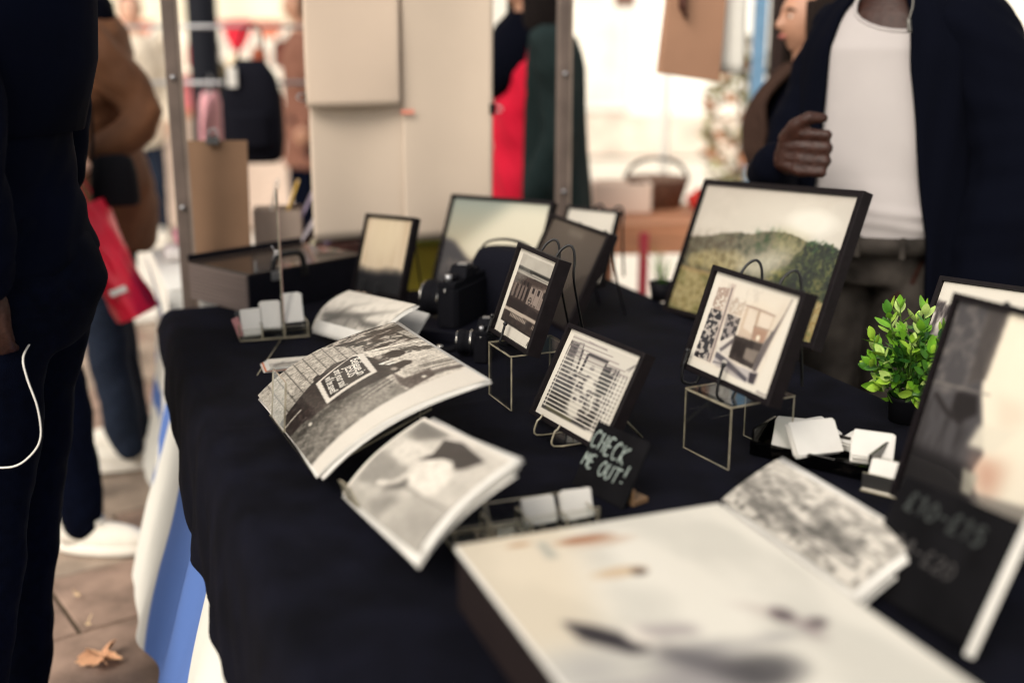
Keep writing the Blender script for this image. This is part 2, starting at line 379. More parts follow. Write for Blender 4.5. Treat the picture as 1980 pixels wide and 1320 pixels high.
def cloth_fn(a, b):
    s = -0.245 + a * (TW + .845); t = -0.55 + b * (TL + 1.1)
    if s < 0: s *= min(1, max(.22, .30 + .85 * t))
    ds = (-s if s < 0 else (s - TW if s > TW else 0)); dt = (-t if t < 0 else (t - TL if t > TL else 0))
    cs = min(max(s, 0), TW); ct = min(max(t, 0), TL)
    d = math.hypot(ds, dt); ox = (-1 if s < 0 else 1) * ds; oy = (-1 if t < 0 else 1) * dt
    z = TZ + 0.0018 * math.sin(9 * s + 4 * t) * math.sin(7 * t - 3 * s) + 0.0012 * math.sin(23 * s - 11 * t) + .0022 * math.exp(-((s - .16 - .03 * t) / .012) ** 2) + .0020 * math.exp(-((t - .95) / .012) ** 2) + .002 * math.exp(-((s + .5 * t - .62) / .02) ** 2) * math.exp(-((t - 1.1) / .3) ** 2)
    if d > 0:
        k = math.sqrt(d * d + 0.022 ** 2) - 0.022
        fold = (0.020 * math.sin(21 * (t if ds > dt else s) + 1.1 * math.sin(7 * t)) + 0.010 * math.sin(47 * (t + s))) * min(1, d * 2.2)
        if ds > 0 and dt > 0: fold += 0.035 * math.sin(5 * math.atan2(dt, ds)) * min(1, d * 3)
        out = 0.036 * (1 - math.exp(-d / 0.03)) + (0.10 if s < 0 else .14) * d + fold * (.55 if s < 0 else 1)
        cs += ox / d * out; ct += oy / d * out; z = TZ - k * 0.985
    return tp(cs, ct, max(z, 0.03) + 0.002)
g = G(); g.grid(cloth_fn, 150, 170)
tag(g.build('tablecloth', M_CLOTH), 'long black cloth covering the photo stall table and hanging to the ground', 'tablecloth')

# blue and white striped skirt hanging outside the black cloth, carried on round the next stall
def mat_stripes():
    m = mat('striped_canvas', (0.8, 0.8, 0.8), 0.85, 0.2); n = m.node_tree; b = n.nodes['Principled BSDF']
    a = n.nodes.new('ShaderNodeAttribute'); a.attribute_name = 'ink'; n.links.new(a.outputs['Color'], b.inputs['Base Color']); return m
def skirt_pt(t, d):
    wave = 0.016 * math.sin(6.5 * t + 0.6) + 0.007 * math.sin(17 * t + 2) + .005 * math.sin(31 * t + 14 * d) * min(1, d * 3) + .004 * math.sin(11 * d + 23 * t)
    out = 0.012 + 0.25 * max(0, d - .15) + wave * min(1, max(0, d - .12) * 3)
    if t < .1: out -= min(.16, (.1 - t) * .10) * min(1, d * 2)
    return TA + TV * -out + TU * t + Vector((0, 0, TZ - 0.012 - d))
NT, ND = 420, 40
vs = []; ink = []; W_, B_ = lin((214, 212, 202)), lin((84, 114, 176))
EDGES = [-0.52, -0.25, 0.42, 0.92, 1.47]
for j in range(ND + 1):
    for i in range(NT + 1):
        t = -0.9 + 2.9 * i / NT; d = 0.66 * j / ND; p = skirt_pt(t, d); vs.append(p)
        tt = t + 0.05 * d * math.sin(3 * t) + (3.0 * max(0, .50 - d) if t < .1 else 0); k = sum(tt > e for e in EDGES); e = min(abs(tt - x) for x in EDGES); s_ = min(1, e / 0.006)
        c1, c2 = (B_, W_) if k % 2 == 1 else (W_, B_); ink.append(c1 * (0.5 + 0.5 * s_) + c2 * (0.5 - 0.5 * s_))
g = G(); g.add(vs, [(j * (NT + 1) + i, j * (NT + 1) + i + 1, (j + 1) * (NT + 1) + i + 1, (j + 1) * (NT + 1) + i) for j in range(ND) for i in range(NT)], 0, True)
sk = g.build('striped_skirt', mat_stripes())
at_ = sk.data.attributes.new('ink', 'FLOAT_COLOR', 'POINT'); at_.data.foreach_set('color', np.concatenate([np.array(ink), np.ones((len(ink), 1))], 1).astype(np.float32).ravel())
tag(sk, 'blue and white striped canvas hanging down the customer side of the stalls', 'cloth skirt')

# next stall's table (behind)
nbt = thing('stall_table', 'white clothed table of the next stall behind the left post', 'table', at(*tp(0, -0.27, 0), YAW_T))
g = G(); g.box((-0.32, 0.185, 0.715), (0.60, 0.33, 0.03)); g.build('tabletop', M_TRIM, nbt)
for x in (-0.56, -0.08):
    for y in (0.06, 0.31):
        g = G(); g.tube([(x, y, 0.0), (x, y, 0.70)], 0.016); g.build('leg', M_STEEL, nbt)
g = G(); g.grid(lambda a, b: (-0.64 + 0.64 * a, 0.008 + 0.36 * b, 0.7335 + .001 * math.sin(20 * a) * math.sin(13 * b)), 12, 12)
g.grid(lambda a, b: (0.005 + .006 * math.sin(60 * a) * b, 0.008 + 0.36 * a, 0.733 - 0.5 * b), 60, 8)
g.grid(lambda a, b: (-0.64 + 0.64 * a, 0.370 + .006 * math.sin(60 * a) * b, 0.733 - 0.5 * b), 60, 8)
nc = g.build('table_cover', mat('white_table_cover', (0.76, 0.75, 0.71), 0.85, 0.2), nbt)

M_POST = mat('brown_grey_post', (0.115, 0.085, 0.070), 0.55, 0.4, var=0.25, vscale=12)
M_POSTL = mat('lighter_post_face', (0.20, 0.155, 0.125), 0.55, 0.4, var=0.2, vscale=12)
def post(x, y, wd, label):
    t = thing('stall_post', label, 'post', at(x, y, 0, R(17.8)), 'posts of the stall')
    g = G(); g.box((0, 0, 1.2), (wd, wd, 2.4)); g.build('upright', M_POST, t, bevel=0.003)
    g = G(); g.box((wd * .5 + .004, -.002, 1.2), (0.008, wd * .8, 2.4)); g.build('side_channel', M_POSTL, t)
    g = G(); g.box((0, 0, 0.006), (0.11, 0.11, 0.012)); g.build('foot_plate', M_POST, t)
    for z in (1.28, 0.96):
        g = G(); g.lathe([(0.0, 0), (0.006, 0), (0.006, 0.004), (0, 0.004)], n=10); g.build('bolt', M_STEEL, t, M=Matrix.Translation((0, -wd / 2 - .003, z)) @ Matrix.Rotation(PI / 2, 4, 'X'))
post(-0.838, 2.882, 0.032, 'square brown metal stall post beside the kraft board at the left table corner')
post(0.139, 3.194, 0.030, 'square brown metal stall post right of the hanging paper sheets')
RD = Vector((0.952, 0.305, 0)); RN = Vector((0.305, -0.952, 0))
rail = thing('stall_rail', 'metal rail joining the two stall posts above the hanging sheets', 'rail', at(-0.838, 2.882, 1.98, R(17.8)))
g = G(); g.tube([(-.15, 0.0, 0), (1.25, 0.0, 0)], 0.012); g.build('rail_tube', M_STEEL, rail)
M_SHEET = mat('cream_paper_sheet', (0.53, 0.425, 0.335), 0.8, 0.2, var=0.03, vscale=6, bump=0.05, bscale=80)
M_SHEET2 = mat('cream_paper_sheet_painted_lit', (0.56, 0.46, 0.365), 0.8, 0.2, var=0.03, vscale=6)  # lighter copy of the sheet paper, brighter lighting put into its colour
def hung_sheet(label, x0, x1, z0, z1, off, curl, m):
    t = thing('paper_sheet', label, 'paper sheet', Matrix.Translation(Vector((-0.838, 2.882, 0)) + RN * off) @ Matrix.Rotation(R(17.8), 4, 'Z'), 'large paper sheets hung from the stall rail')
    g = G()
    def fn(a, b):
        x = x0 + (x1 - x0) * a; z = z1 + (z0 - z1) * b
        y = -curl * b ** 3 * (0.3 + math.sin(PI * a)) - 0.005 * math.sin(1.6 * PI * a + 1 + .8 * b) * (0.3 + b) - .004 * math.sin(7 * b + 2 * a)
        return (x + .004 * math.sin(5 * b), y, z)
    g.grid(fn, 24, 40); o = g.build('sheet', m, t); so = o.modifiers.new('thick', 'SOLIDIFY'); so.thickness = 0.0012
    return t
def binder_clip(x, z, off, rz, label, s=1.0, loc=None):
    M = (Matrix.Translation(Vector((-0.838, 2.882, 0)) + RN * off + RD * x + Vector((0, 0, z))) @ Matrix.Rotation(R(17.8), 4, 'Z')) if loc is None else Matrix.Translation(loc)
    t = thing('binder_clip', label, 'clip', M @ Matrix.Rotation(rz, 4, 'Y') @ Matrix.Scale(s, 4), 'black binder clips')
    pr = [(-.011, 0), (.011, 0), (.003, .017), (-.003, .017)]
    g = G(); g.add([(x_, y_, z_) for x_ in (-.014, .014) for y_, z_ in pr], [(0, 1, 2, 3), (7, 6, 5, 4), (0, 4, 5, 1), (1, 5, 6, 2), (2, 6, 7, 3), (3, 7, 4, 0)])
    g.build('clip_body', M_WIRE, t)
    for q in (-1, 1):
        g = G(); g.tube(smooth([(-.009, q * .003, .016), (-.008, q * .012, .028), (0, q * .016, .034), (.008, q * .012, .028), (.009, q * .003, .016)], 3), .0012, 6); g.build('clip_handle', M_STEEL, t)
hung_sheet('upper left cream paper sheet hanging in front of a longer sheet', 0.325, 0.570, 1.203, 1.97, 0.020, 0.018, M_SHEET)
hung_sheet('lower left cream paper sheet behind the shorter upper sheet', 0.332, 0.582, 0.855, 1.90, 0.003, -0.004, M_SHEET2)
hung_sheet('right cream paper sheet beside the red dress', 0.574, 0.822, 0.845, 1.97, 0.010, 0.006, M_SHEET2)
binder_clip(0.334, 1.228, 0.022, R(-90), 'black binder clip on the left edge of the upper hanging sheet', 1.0)
binder_clip(0.812, 1.190, 0.013, R(90), 'black binder clip on the right edge of the hanging sheet by the red dress', 1.0)
lt = thing('paper_label', 'small salmon paper label stuck between the hanging sheets', 'label', Matrix.Translation(Vector((-0.838, 2.882, 1.187)) + RD * 0.585 + RN * 0.024) @ Matrix.Rotation(R(17.8), 4, 'Z'))
g = G(); g.box((0, 0, 0), (0.036, 0.001, 0.012)); g.build('sticker', mat('salmon_label', (0.65, 0.25, 0.18), 0.7, 0.2), lt)

# ------------------------------------------------------------------ acrylic and framing builders
def panel(g, M, w_, h_, th=0.003):
    """clear sheet w x h, X right, Y up, thickness along -Z; big faces clear (0), cut edges in the painted gleam colour (1)"""
    vs = [(0, 0, 0), (w_, 0, 0), (w_, h_, 0), (0, h_, 0), (0, 0, -th), (w_, 0, -th), (w_, h_, -th), (0, h_, -th)]
    o = len(g.v); g.v += [tuple(M @ Vector(p)) for p in vs]
    for f, m in (((0, 1, 2, 3), 0), ((7, 6, 5, 4), 0), ((0, 4, 5, 1), 1), ((1, 5, 6, 2), 1), ((2, 6, 7, 3), 1), ((3, 7, 4, 0), 1)):
        g.f.append([i + o for i in f]); g.m.append(m); g.s.append(False)
RX = lambda a: Matrix.Rotation(R(a), 4, 'X')
RY = lambda a: Matrix.Rotation(R(a), 4, 'Y')
RZ = lambda a: Matrix.Rotation(R(a), 4, 'Z')
TR = lambda x, y, z: Matrix.Translation((x, y, z))
AC = [M_ACRYL, M_EDGE]
def riser(label, x, y, yaw, w_, d_, h_):
    t = thing('acrylic_riser', label, 'display riser', at(x, y, TZ + 0.003, R(yaw)), 'clear acrylic risers under framed prints')
    g = G(); panel(g, RX(90), w_, h_ - .004); g.build('front_panel', AC, t)
    g = G(); panel(g, TR(0, d_ - .004, 0) @ RX(90), w_, h_ - .004); g.build('back_panel', AC, t)
    g = G(); panel(g, TR(0, 0, h_), w_, d_); g.build('top_panel', AC, t)
    return t
def frame(label, x, y, z, yaw, ln, W, H, roll, cv, th=0.024, bw=0.009, group='framed prints on the stall', matp=None, glass=True, fm=None):
    t = thing('picture_frame', label, 'framed print', lean(x, y, z, yaw, ln, roll), group)
    g = G()
    o = [(0, 0), (W, 0), (W, H), (0, H)]; i = [(bw, bw), (W - bw, bw), (W - bw, H - bw), (bw, H - bw)]; e = .0012
    o2 = [(x_ + (e if x_ == 0 else -e), y_ + (e if y_ == 0 else -e)) for x_, y_ in o]
    vs = [(a, b, -th) for a, b in o] + [(a, b, -e) for a, b in o] + [(a, b, 0) for a, b in o2] + [(a, b, 0) for a, b in i] + [(a, b, -.0085) for a, b in i] + [(a, b, -th) for a, b in i]
    fs = []
    for L in range(5):
        for k in range(4): fs.append((L * 4 + k, L * 4 + (k + 1) % 4, (L + 1) * 4 + (k + 1) % 4, (L + 1) * 4 + k))
    for k in range(4): fs.append((20 + k, 20 + (k + 1) % 4, (k + 1) % 4, k))
    g.add(vs, fs); g.build('frame_moulding', fm or M_FRAME, t)
    print_sheet('photo_print', cv, W - .008, H - .008, t, m=matp or M_PRINTM, M=TR(.004, .004, -.0075))
    if glass:
        g = G(); g.poly([(bw * .6, bw * .6, -.004), (W - bw * .6, bw * .6, -.004), (W - bw * .6, H - bw * .6, -.004), (bw * .6, H - bw * .6, -.004)]); g.build('glass_pane', M_GLASS, t)
    g = G(); g.box((W / 2, H / 2, -th + .0035), (W - 2 * bw - .001, H - 2 * bw - .001, .004)); g.build('backing_board', M_BACKING, t)
    return t
def wire_easel(label, x, y, z, yaw, ln, roll, W, H, xs, floor_z, th=0.024, lx=0.0, up=0.022, hook=0.028, r=0.0024):
    """two bent wires: a ball-ended hook in front of the frame's foot, up its back, a loop over the top, a leg down behind"""
    M = lean(x, y, z, yaw, ln, roll); t = thing('wire_easel', label, 'easel', M, 'black wire easels')
    Mi = M.inverted()
    for hx in xs:
        q = hx + lx; b = -th - .005
        top = M @ Vector((q + .010, H * .9, b - .03)); foot = Vector((top.x, top.y, floor_z))
        nb = Vector((-math.sin(R(yaw)), math.cos(R(yaw)), 0)); foot = M @ Vector((q, 0, 0)) + nb * (H * math.sin(R(ln)) + 0.095); foot.z = floor_z + r
        fl = Mi @ foot; fb = Mi @ Vector(((M @ Vector((hx, -.004, 0))).x, (M @ Vector((hx, -.004, 0))).y, floor_z + r))
        pts = [(hx, hook, .007), (hx, hook * .5, .0065), (hx, .004, .006), tuple(fb + Vector((0, 0, 0.004))), tuple(fb + Vector((0, -.0, -.02))), (hx + lx * .4, -.003, b + .002), (q, H * .35, b), (q, H * .8, b - .004), (q + .001, H + up * .2, b - .010), (q + .004, H + up * .8, b - .017),
               (q + .009, H + up, b - .024), (q + .014, H + up * .75, b - .031), (q + .017, H + up * .1, b - .038), (q + .019, H * .8, b - .05), tuple(fl)]
        g = G(); g.tube(smooth(pts, 5), r, 8); ww = g.build('bent_wire', M_WIRE, t)
        g = G(); g.ell((hx, hook + .002, .007), (.0042, .0042, .0042), 12, 8); g.build('ball_end', M_WIRE, ww)
    g = G(); g.tube([(xs[0] + lx, H * .3, -th - .008), (xs[-1] + lx, H * .3, -th - .008)], r, 8); g.build('cross_wire', M_WIRE, t)
    return t

# ------------------------------------------------------------------ the pictures
def pic_bus():
    c = Cv(110, 104, 232); P = [(.115, .80), (.97, .80), (.97, .155), (.035, .165)]
    c.poly([(.11, .93), (.95, .93), (.95, .70), (.10, .70)], 200); f = c.fbm(12, 3)
    c.put(c.pm([(.11, .93), (.95, .93), (.95, .78), (.11, .78)]) * .5 * f, 180)
    c.poly([(.10, .792), (.96, .792), (.96, .76), (.10, .755)], 62, soft=.004); c.line([(.10, .745), (.96, .752)], .010, 150); c.line([(.10, .73), (.96, .738)], .006, 120)
    c.poly([(.09, .715), (.96, .722), (.97, .15), (.03, .17)], (70, 57, 54))
    c.put(c.pm([(.09, .715), (.96, .722), (.96, .40), (.05, .40)]) * (c.fbm(26, 5) > .52) * .35, (112, 96, 90))
    c.poly([(.10, .705), (.96, .712), (.96, .665), (.10, .66)], (96, 84, 79), .6)
    for i, x in enumerate((.15, .255, .34, .425)):
        c.poly([(x, .62), (x + .05, .625), (x + .045, .455), (x - .005, .45)], (150, 137, 130), .75, .004); c.poly([(x + .055, .60), (x + .085, .60), (x + .08, .47), (x + .05, .47)], (40, 32, 34))
        c.ell(x + .03, .635, .02, .03, (38, 30, 32)); c.line([(x - .03, .50), (x - .03, .62)], .012, (120, 104, 98), .7)
    c.poly([(.55, .652), (.955, .665), (.96, .45), (.90, .435), (.54, .44)], (163, 150, 142)); c.poly([(.545, .655), (.955, .672), (.955, .65), (.545, .635)], (110, 98, 92))
    c.line([(.70, .64), (.69, .45)], .008, (105, 92, 88)); c.line([(.82, .645), (.81, .45)], .008, (105, 92, 88)); c.ell(.90, .64, .07, .03, (140, 128, 120))
    for x, y in ((.625, .60), (.755, .604), (.885, .603)): c.poly([(x - .025, y - .03), (x + .028, y - .03), (x + .028, y + .032), (x - .025, y + .032)], (52, 43, 44))
    c.ell(.615, .487, .036, .040, (52, 42, 42)); c.ell(.615, .487, .025, .028, (170, 157, 148)); c.line([(.575, .487), (.655, .487)], .012, (52, 42, 42))
    for k in range(5): c.line([(.84 + .018 * k, .46), (.845 + .018 * k, .55)], .005, (112, 100, 95))
    for x0 in (.66, .73): c.line([(x0, .455), (x0 + .04, .455)], .014, (70, 58, 56))
    c.poly([(.54, .44), (.965, .44), (.965, .405), (.56, .40)], (88, 76, 72)); c.poly([(.05, .43), (.54, .44), (.96, .40), (.98, .30), (.045, .30)], (58, 47, 46))
    c.poly([(.045, .322), (.98, .335), (.98, .295), (.04, .285)], (196, 184, 172), soft=.004)
    c.poly([(.04, .285), (.98, .295), (.985, .14), (.03, .155)], (66, 56, 53)); c.put(c.pm([(.04, .285), (.98, .295), (.985, .14), (.03, .155)]) * (c.fbm(30, 9) > .55) * .5, (110, 98, 92))
    for k in range(11): c.poly([(.28 + .038 * k, .283), (.298 + .038 * k, .283), (.292 + .038 * k, .238), (.274 + .038 * k, .238)], (196, 184, 172))
    for k in range(4): c.poly([(.85 + .032 * k, .27), (.863 + .032 * k, .27), (.858 + .032 * k, .225), (.845 + .032 * k, .225)], (176, 164, 152))
    for k in range(6): c.line([(.06 + .03 * k, .22), (.065 + .03 * k, .27)], .006, (120, 108, 100), .7)
    c.line([(.04, .168), (.985, .152)], .012, (36, 30, 30)); c.poly([(0, 0), (1, 0), (1, .142), (0, .152)], 226)
    for k in range(6): c.line([(.1 + .15 * k, .02), (.16 + .15 * k, .13)], .003, 190, .6)
    c.line([(.86, .05), (.88, .10), (.885, .05), (.90, .085), (.91, .06), (.95, .10)], .008, 60)
    c.ell(.93, .835, .028, .02, (60, 50, 50)); c.line([(.90, .86), (.93, .83), (.955, .875)], .012, (60, 50, 50)); c.line([(.925, .82), (.915, .79)], .008, (60, 50, 50))
    c.poly([(0, 0), (.09, 0), (.115, 1), (0, 1)], 236); c.poly([(0, .935), (1, .935), (1, 1), (0, 1)], 228); return c
def pic_window():
    c = Cv(150, 108, 222); n1 = c.fbm(22, 11); n2 = c.fbm(9, 12)
    c.poly([(.08, .93), (.94, .93), (.93, .12), (.065, .10)], 214)
    scene = [(.08, .86), (.26, .88), (.30, .60), (.50, .52), (.60, .60), (.61, .76), (.80, .77), (.80, .12), (.065, .10)]
    c.put(c.pm(scene, .006) * np.clip((n1 - .32) * 3.2, 0, 1), (62, 56, 58))
    c.poly([(.085, .84), (.20, .86), (.22, .45), (.07, .45)], (96, 90, 88), .75, .01); c.poly([(.07, .47), (.32, .49), (.36, .12), (.065, .10)], (74, 66, 70), .65, .01)
    c.put(c.pm([(.07, .80), (.32, .84), (.36, .12), (.065, .10)], .01) * np.clip((c.fbm(14, 13, 4, 2.2, .6) - .45) * 4, 0, .8), 132); c.put(c.pm([(.065, .42), (.34, .46), (.45, .12), (.065, .10)], .02) * .5, 50)
    c.poly([(.20, .87), (.25, .88), (.28, .72), (.27, .58), (.22, .60)], 205, .8, .006)
    c.poly([(.26, .82), (.285, .82), (.31, .60), (.285, .60)], (60, 54, 54), .8, .004)
    c.poly([(.37, .795), (.62, .80), (.61, .585), (.37, .585)], 200); c.poly([(.36, .815), (.63, .815), (.625, .785), (.36, .785)], (84, 78, 76)); c.poly([(.345, .80), (.375, .80), (.37, .60), (.335, .59)], (70, 64, 64)); c.poly([(.60, .78), (.625, .78), (.615, .60), (.59, .60)], (84, 78, 76))
    c.ell(.475, .68, .03, .03, (140, 134, 132), .8, .6); c.poly([(.45, .61), (.52, .60), (.52, .585), (.45, .59)], (90, 84, 86), soft=.004); c.poly([(.33, .585), (.62, .575), (.60, .53), (.34, .545)], (66, 60, 60), .85, .004)
    c.put(c.em(.52, .50, .06, .10, .6), 214); c.put(c.em(.47, .27, .10, .14, .5), 208); c.put(c.em(.62, .40, .05, .16, .5), 212); c.put(c.em(.40, .42, .05, .12, .5) * .7, 200)
    for x, y, sx, sy in ((.41, .47, .035, .04), (.385, .43, .03, .03), (.56, .45, .04, .03), (.50, .36, .03, .04), (.58, .33, .03, .05), (.43, .33, .03, .03), (.57, .23, .05, .04)): c.put(c.em(x, y, sx, sy, .4) * np.clip(n1 * 2 - .3, 0, 1), (58, 52, 54))
    c.line([(.39, .50), (.445, .50), (.435, .43), (.38, .44), (.39, .50)], .010, (60, 54, 54))
    c.put(c.pm([(.62, .76), (.76, .76), (.76, .13), (.58, .13)], .006) * np.clip((c.fbm(18, 14, 4, 1.6, 1) - .42) * 5, 0, .9), 60); c.put(c.pm([(.62, .75), (.70, .75), (.69, .44), (.62, .44)], .004) * .7, 70)
    for x in (.765, .80, .845, .885): c.line([(x, .79), (x - .01, .14)], .016, 208, .9); c.line([(x + .016, .74), (x + .006, .2)], .012, (60, 56, 58), .55)
    for a in range(6): c.ell(.81 + .01 * math.sin(a * 7), .62 - .09 * a, .012, .022 + .014 * math.sin(a * 3) ** 2, (44, 40, 44), .8, .5)
    c.line([(.86, .80), (.93, .88), (.89, .80)], .010, (110, 104, 104), .8); c.line([(.30, .92), (.56, .90)], .006, (150, 140, 140), .7)
    c.poly([(.065, .20), (.70, .12), (.70, .10), (.065, .10)], (60, 56, 58), .6, .006); c.put(c.pm([(.12, .16), (.5, .13), (.5, .10), (.12, .11)], .006) * .6, (120, 116, 84))
    for k in range(19):
        y = .905 - .0425 * k; c.line([(.07, y), (.90 if k > 3 else .55 + .1 * k, y + .004)], .0066 if k < 6 else .0095, 232 if k > 4 else (150, 138, 138), 1)
    for k in range(16): c.line([(.094, .80 - .0425 * k), (.094, .77 - .0425 * k)], .012, 226, .9)
    c.poly([(0, 0), (.062, 0), (.082, 1), (0, 1)], 232); c.poly([(0, .935), (1, .935), (1, 1), (0, 1)], 230); c.poly([(0, 0), (1, 0), (1, .092), (0, .092)], 232); c.poly([(.925, 0), (1, 0), (1, 1), (.945, 1)], 230)
    return c
def pic_truck():
    c = Cv(150, 116, 232); n1 = c.fbm(40, 21, 2); n2 = c.fbm(5, 22)
    c.poly([(.09, .92), (.88, .93), (.80, .11), (.07, .105)], (229, 221, 209), 1, .015)
    c.put(c.pm([(.094, .83), (.222, .853), (.24, .62), (.09, .62)], .004) * np.clip((n1 - .30) * 3, 0, .8), (170, 148, 136))
    c.put(c.pm([(.28, .80), (.44, .78), (.44, .62), (.28, .62)], .01) * np.clip((n1 - .35) * 3, 0, .6), (186, 168, 154))
    c.put(c.pm([(.087, .622), (.24, .622), (.25, .13), (.067, .13)]), (198, 190, 182)); c.put(c.pm([(.087, .622), (.24, .622), (.25, .13), (.067, .13)]) * np.clip((n1 - .36) * 6, 0, 1), (34, 28, 36))
    c.put(c.pm([(.28, .622), (.44, .622), (.44, .46), (.30, .35)], .003), (172, 164, 160)); c.put(c.pm([(.28, .622), (.44, .622), (.44, .46), (.30, .35)]) * np.clip((n1 - .40) * 5, 0, 1), (48, 42, 46))
    c.poly([(.222, .90), (.28, .90), (.275, .416), (.285, .13), (.235, .13), (.234, .404)], (206, 192, 182), .95, .004); c.line([(.248, .86), (.256, .42), (.262, .14)], .012, (92, 82, 84), .8); c.line([(.275, .86), (.276, .42)], .006, (230, 218, 205), .9)
    c.poly([(.454, .74), (.50, .765), (.775, .745), (.757, .47), (.46, .455)], (200, 184, 170), .9, .006); c.put(c.em(.60, .62, .20, .16, .9) * .35, (236, 216, 192))
    c.poly([(.493, .734), (.584, .728), (.60, .52), (.492, .55)], (228, 217, 204), .9, .006); c.poly([(.622, .73), (.758, .725), (.75, .61), (.633, .605)], (230, 219, 206), .9, .006); c.line([(.606, .745), (.614, .47)], .010, (158, 138, 126), .8)
    c.line([(.60, .59), (.76, .60)], .010, (158, 136, 124), .8); c.line([(.45, .75), (.60, .752), (.775, .74)], .010, (166, 148, 138), .8); c.poly([(.60, .585), (.755, .59), (.745, .47), (.62, .475)], (176, 146, 128), .85, .008); c.ell(.675, .505, .02, .025, (250, 240, 220), 1, .4)
    c.poly([(.80, .86), (.86, .90), (.86, .75), (.77, .46), (.76, .60)], (216, 203, 188), .5, .03)
    c.poly([(.43, .455), (.755, .47), (.72, .225), (.445, .235)], (54, 46, 45), .95, .006); c.put(c.pm([(.43, .455), (.755, .47), (.72, .225), (.445, .235)], .004) * n2 * .5, (110, 98, 92))
    c.poly([(.592, .388), (.731, .392), (.713, .272), (.592, .285)], (150, 140, 132), .95, .006); c.poly([(.45, .42), (.57, .42), (.57, .28), (.46, .29)], (54, 44, 42), .8, .008)
    c.poly([(.74, .47), (.79, .58), (.86, .80), (.80, .45), (.75, .16), (.72, .16)], (128, 122, 124), .85, .006); c.line([(.882, .925), (.836, .677), (.75, .16)], .008, (96, 80, 84)); c.line([(.79, .60), (.735, .20)], .012, (70, 62, 64), .8)
    c.poly([(.32, .285), (.432, .425), (.437, .375), (.345, .262)], (42, 34, 40), 1, .004); c.poly([(.30, .35), (.44, .44), (.44, .24), (.30, .25)], (206, 200, 196), .5, .01)
    c.poly([(.296, .245), (.36, .25), (.55, .20), (.79, .215), (.785, .105), (.60, .09), (.296, .135)], (196, 190, 188), 1, .006); c.poly([(.30, .25), (.40, .23), (.70, .13), (.70, .09), (.56, .13), (.30, .20)], (92, 88, 96), .9, .006); c.line([(.30, .15), (.45, .17), (.62, .12)], .012, (120, 116, 122), .8)
    c.line([(.36, .245), (.80, .20)], .006, (236, 226, 214)); c.poly([(.705, .19), (.79, .205), (.78, .10), (.72, .10)], (70, 64, 72), .9, .006); c.ell(.42, .19, .03, .02, 226, .8, .6)
    c.line([(.83, .05), (.85, .066), (.86, .045), (.885, .06), (.90, .045), (.93, .062)], .008, (96, 84, 90), .8)
    c.put(c.pm([(.09, .92), (.88, .93), (.80, .11), (.07, .105)], .01) * np.clip((c.fbm(14, 28, 4, 1, .5) - .55) * 1.5, 0, .18), (170, 158, 148)); return c
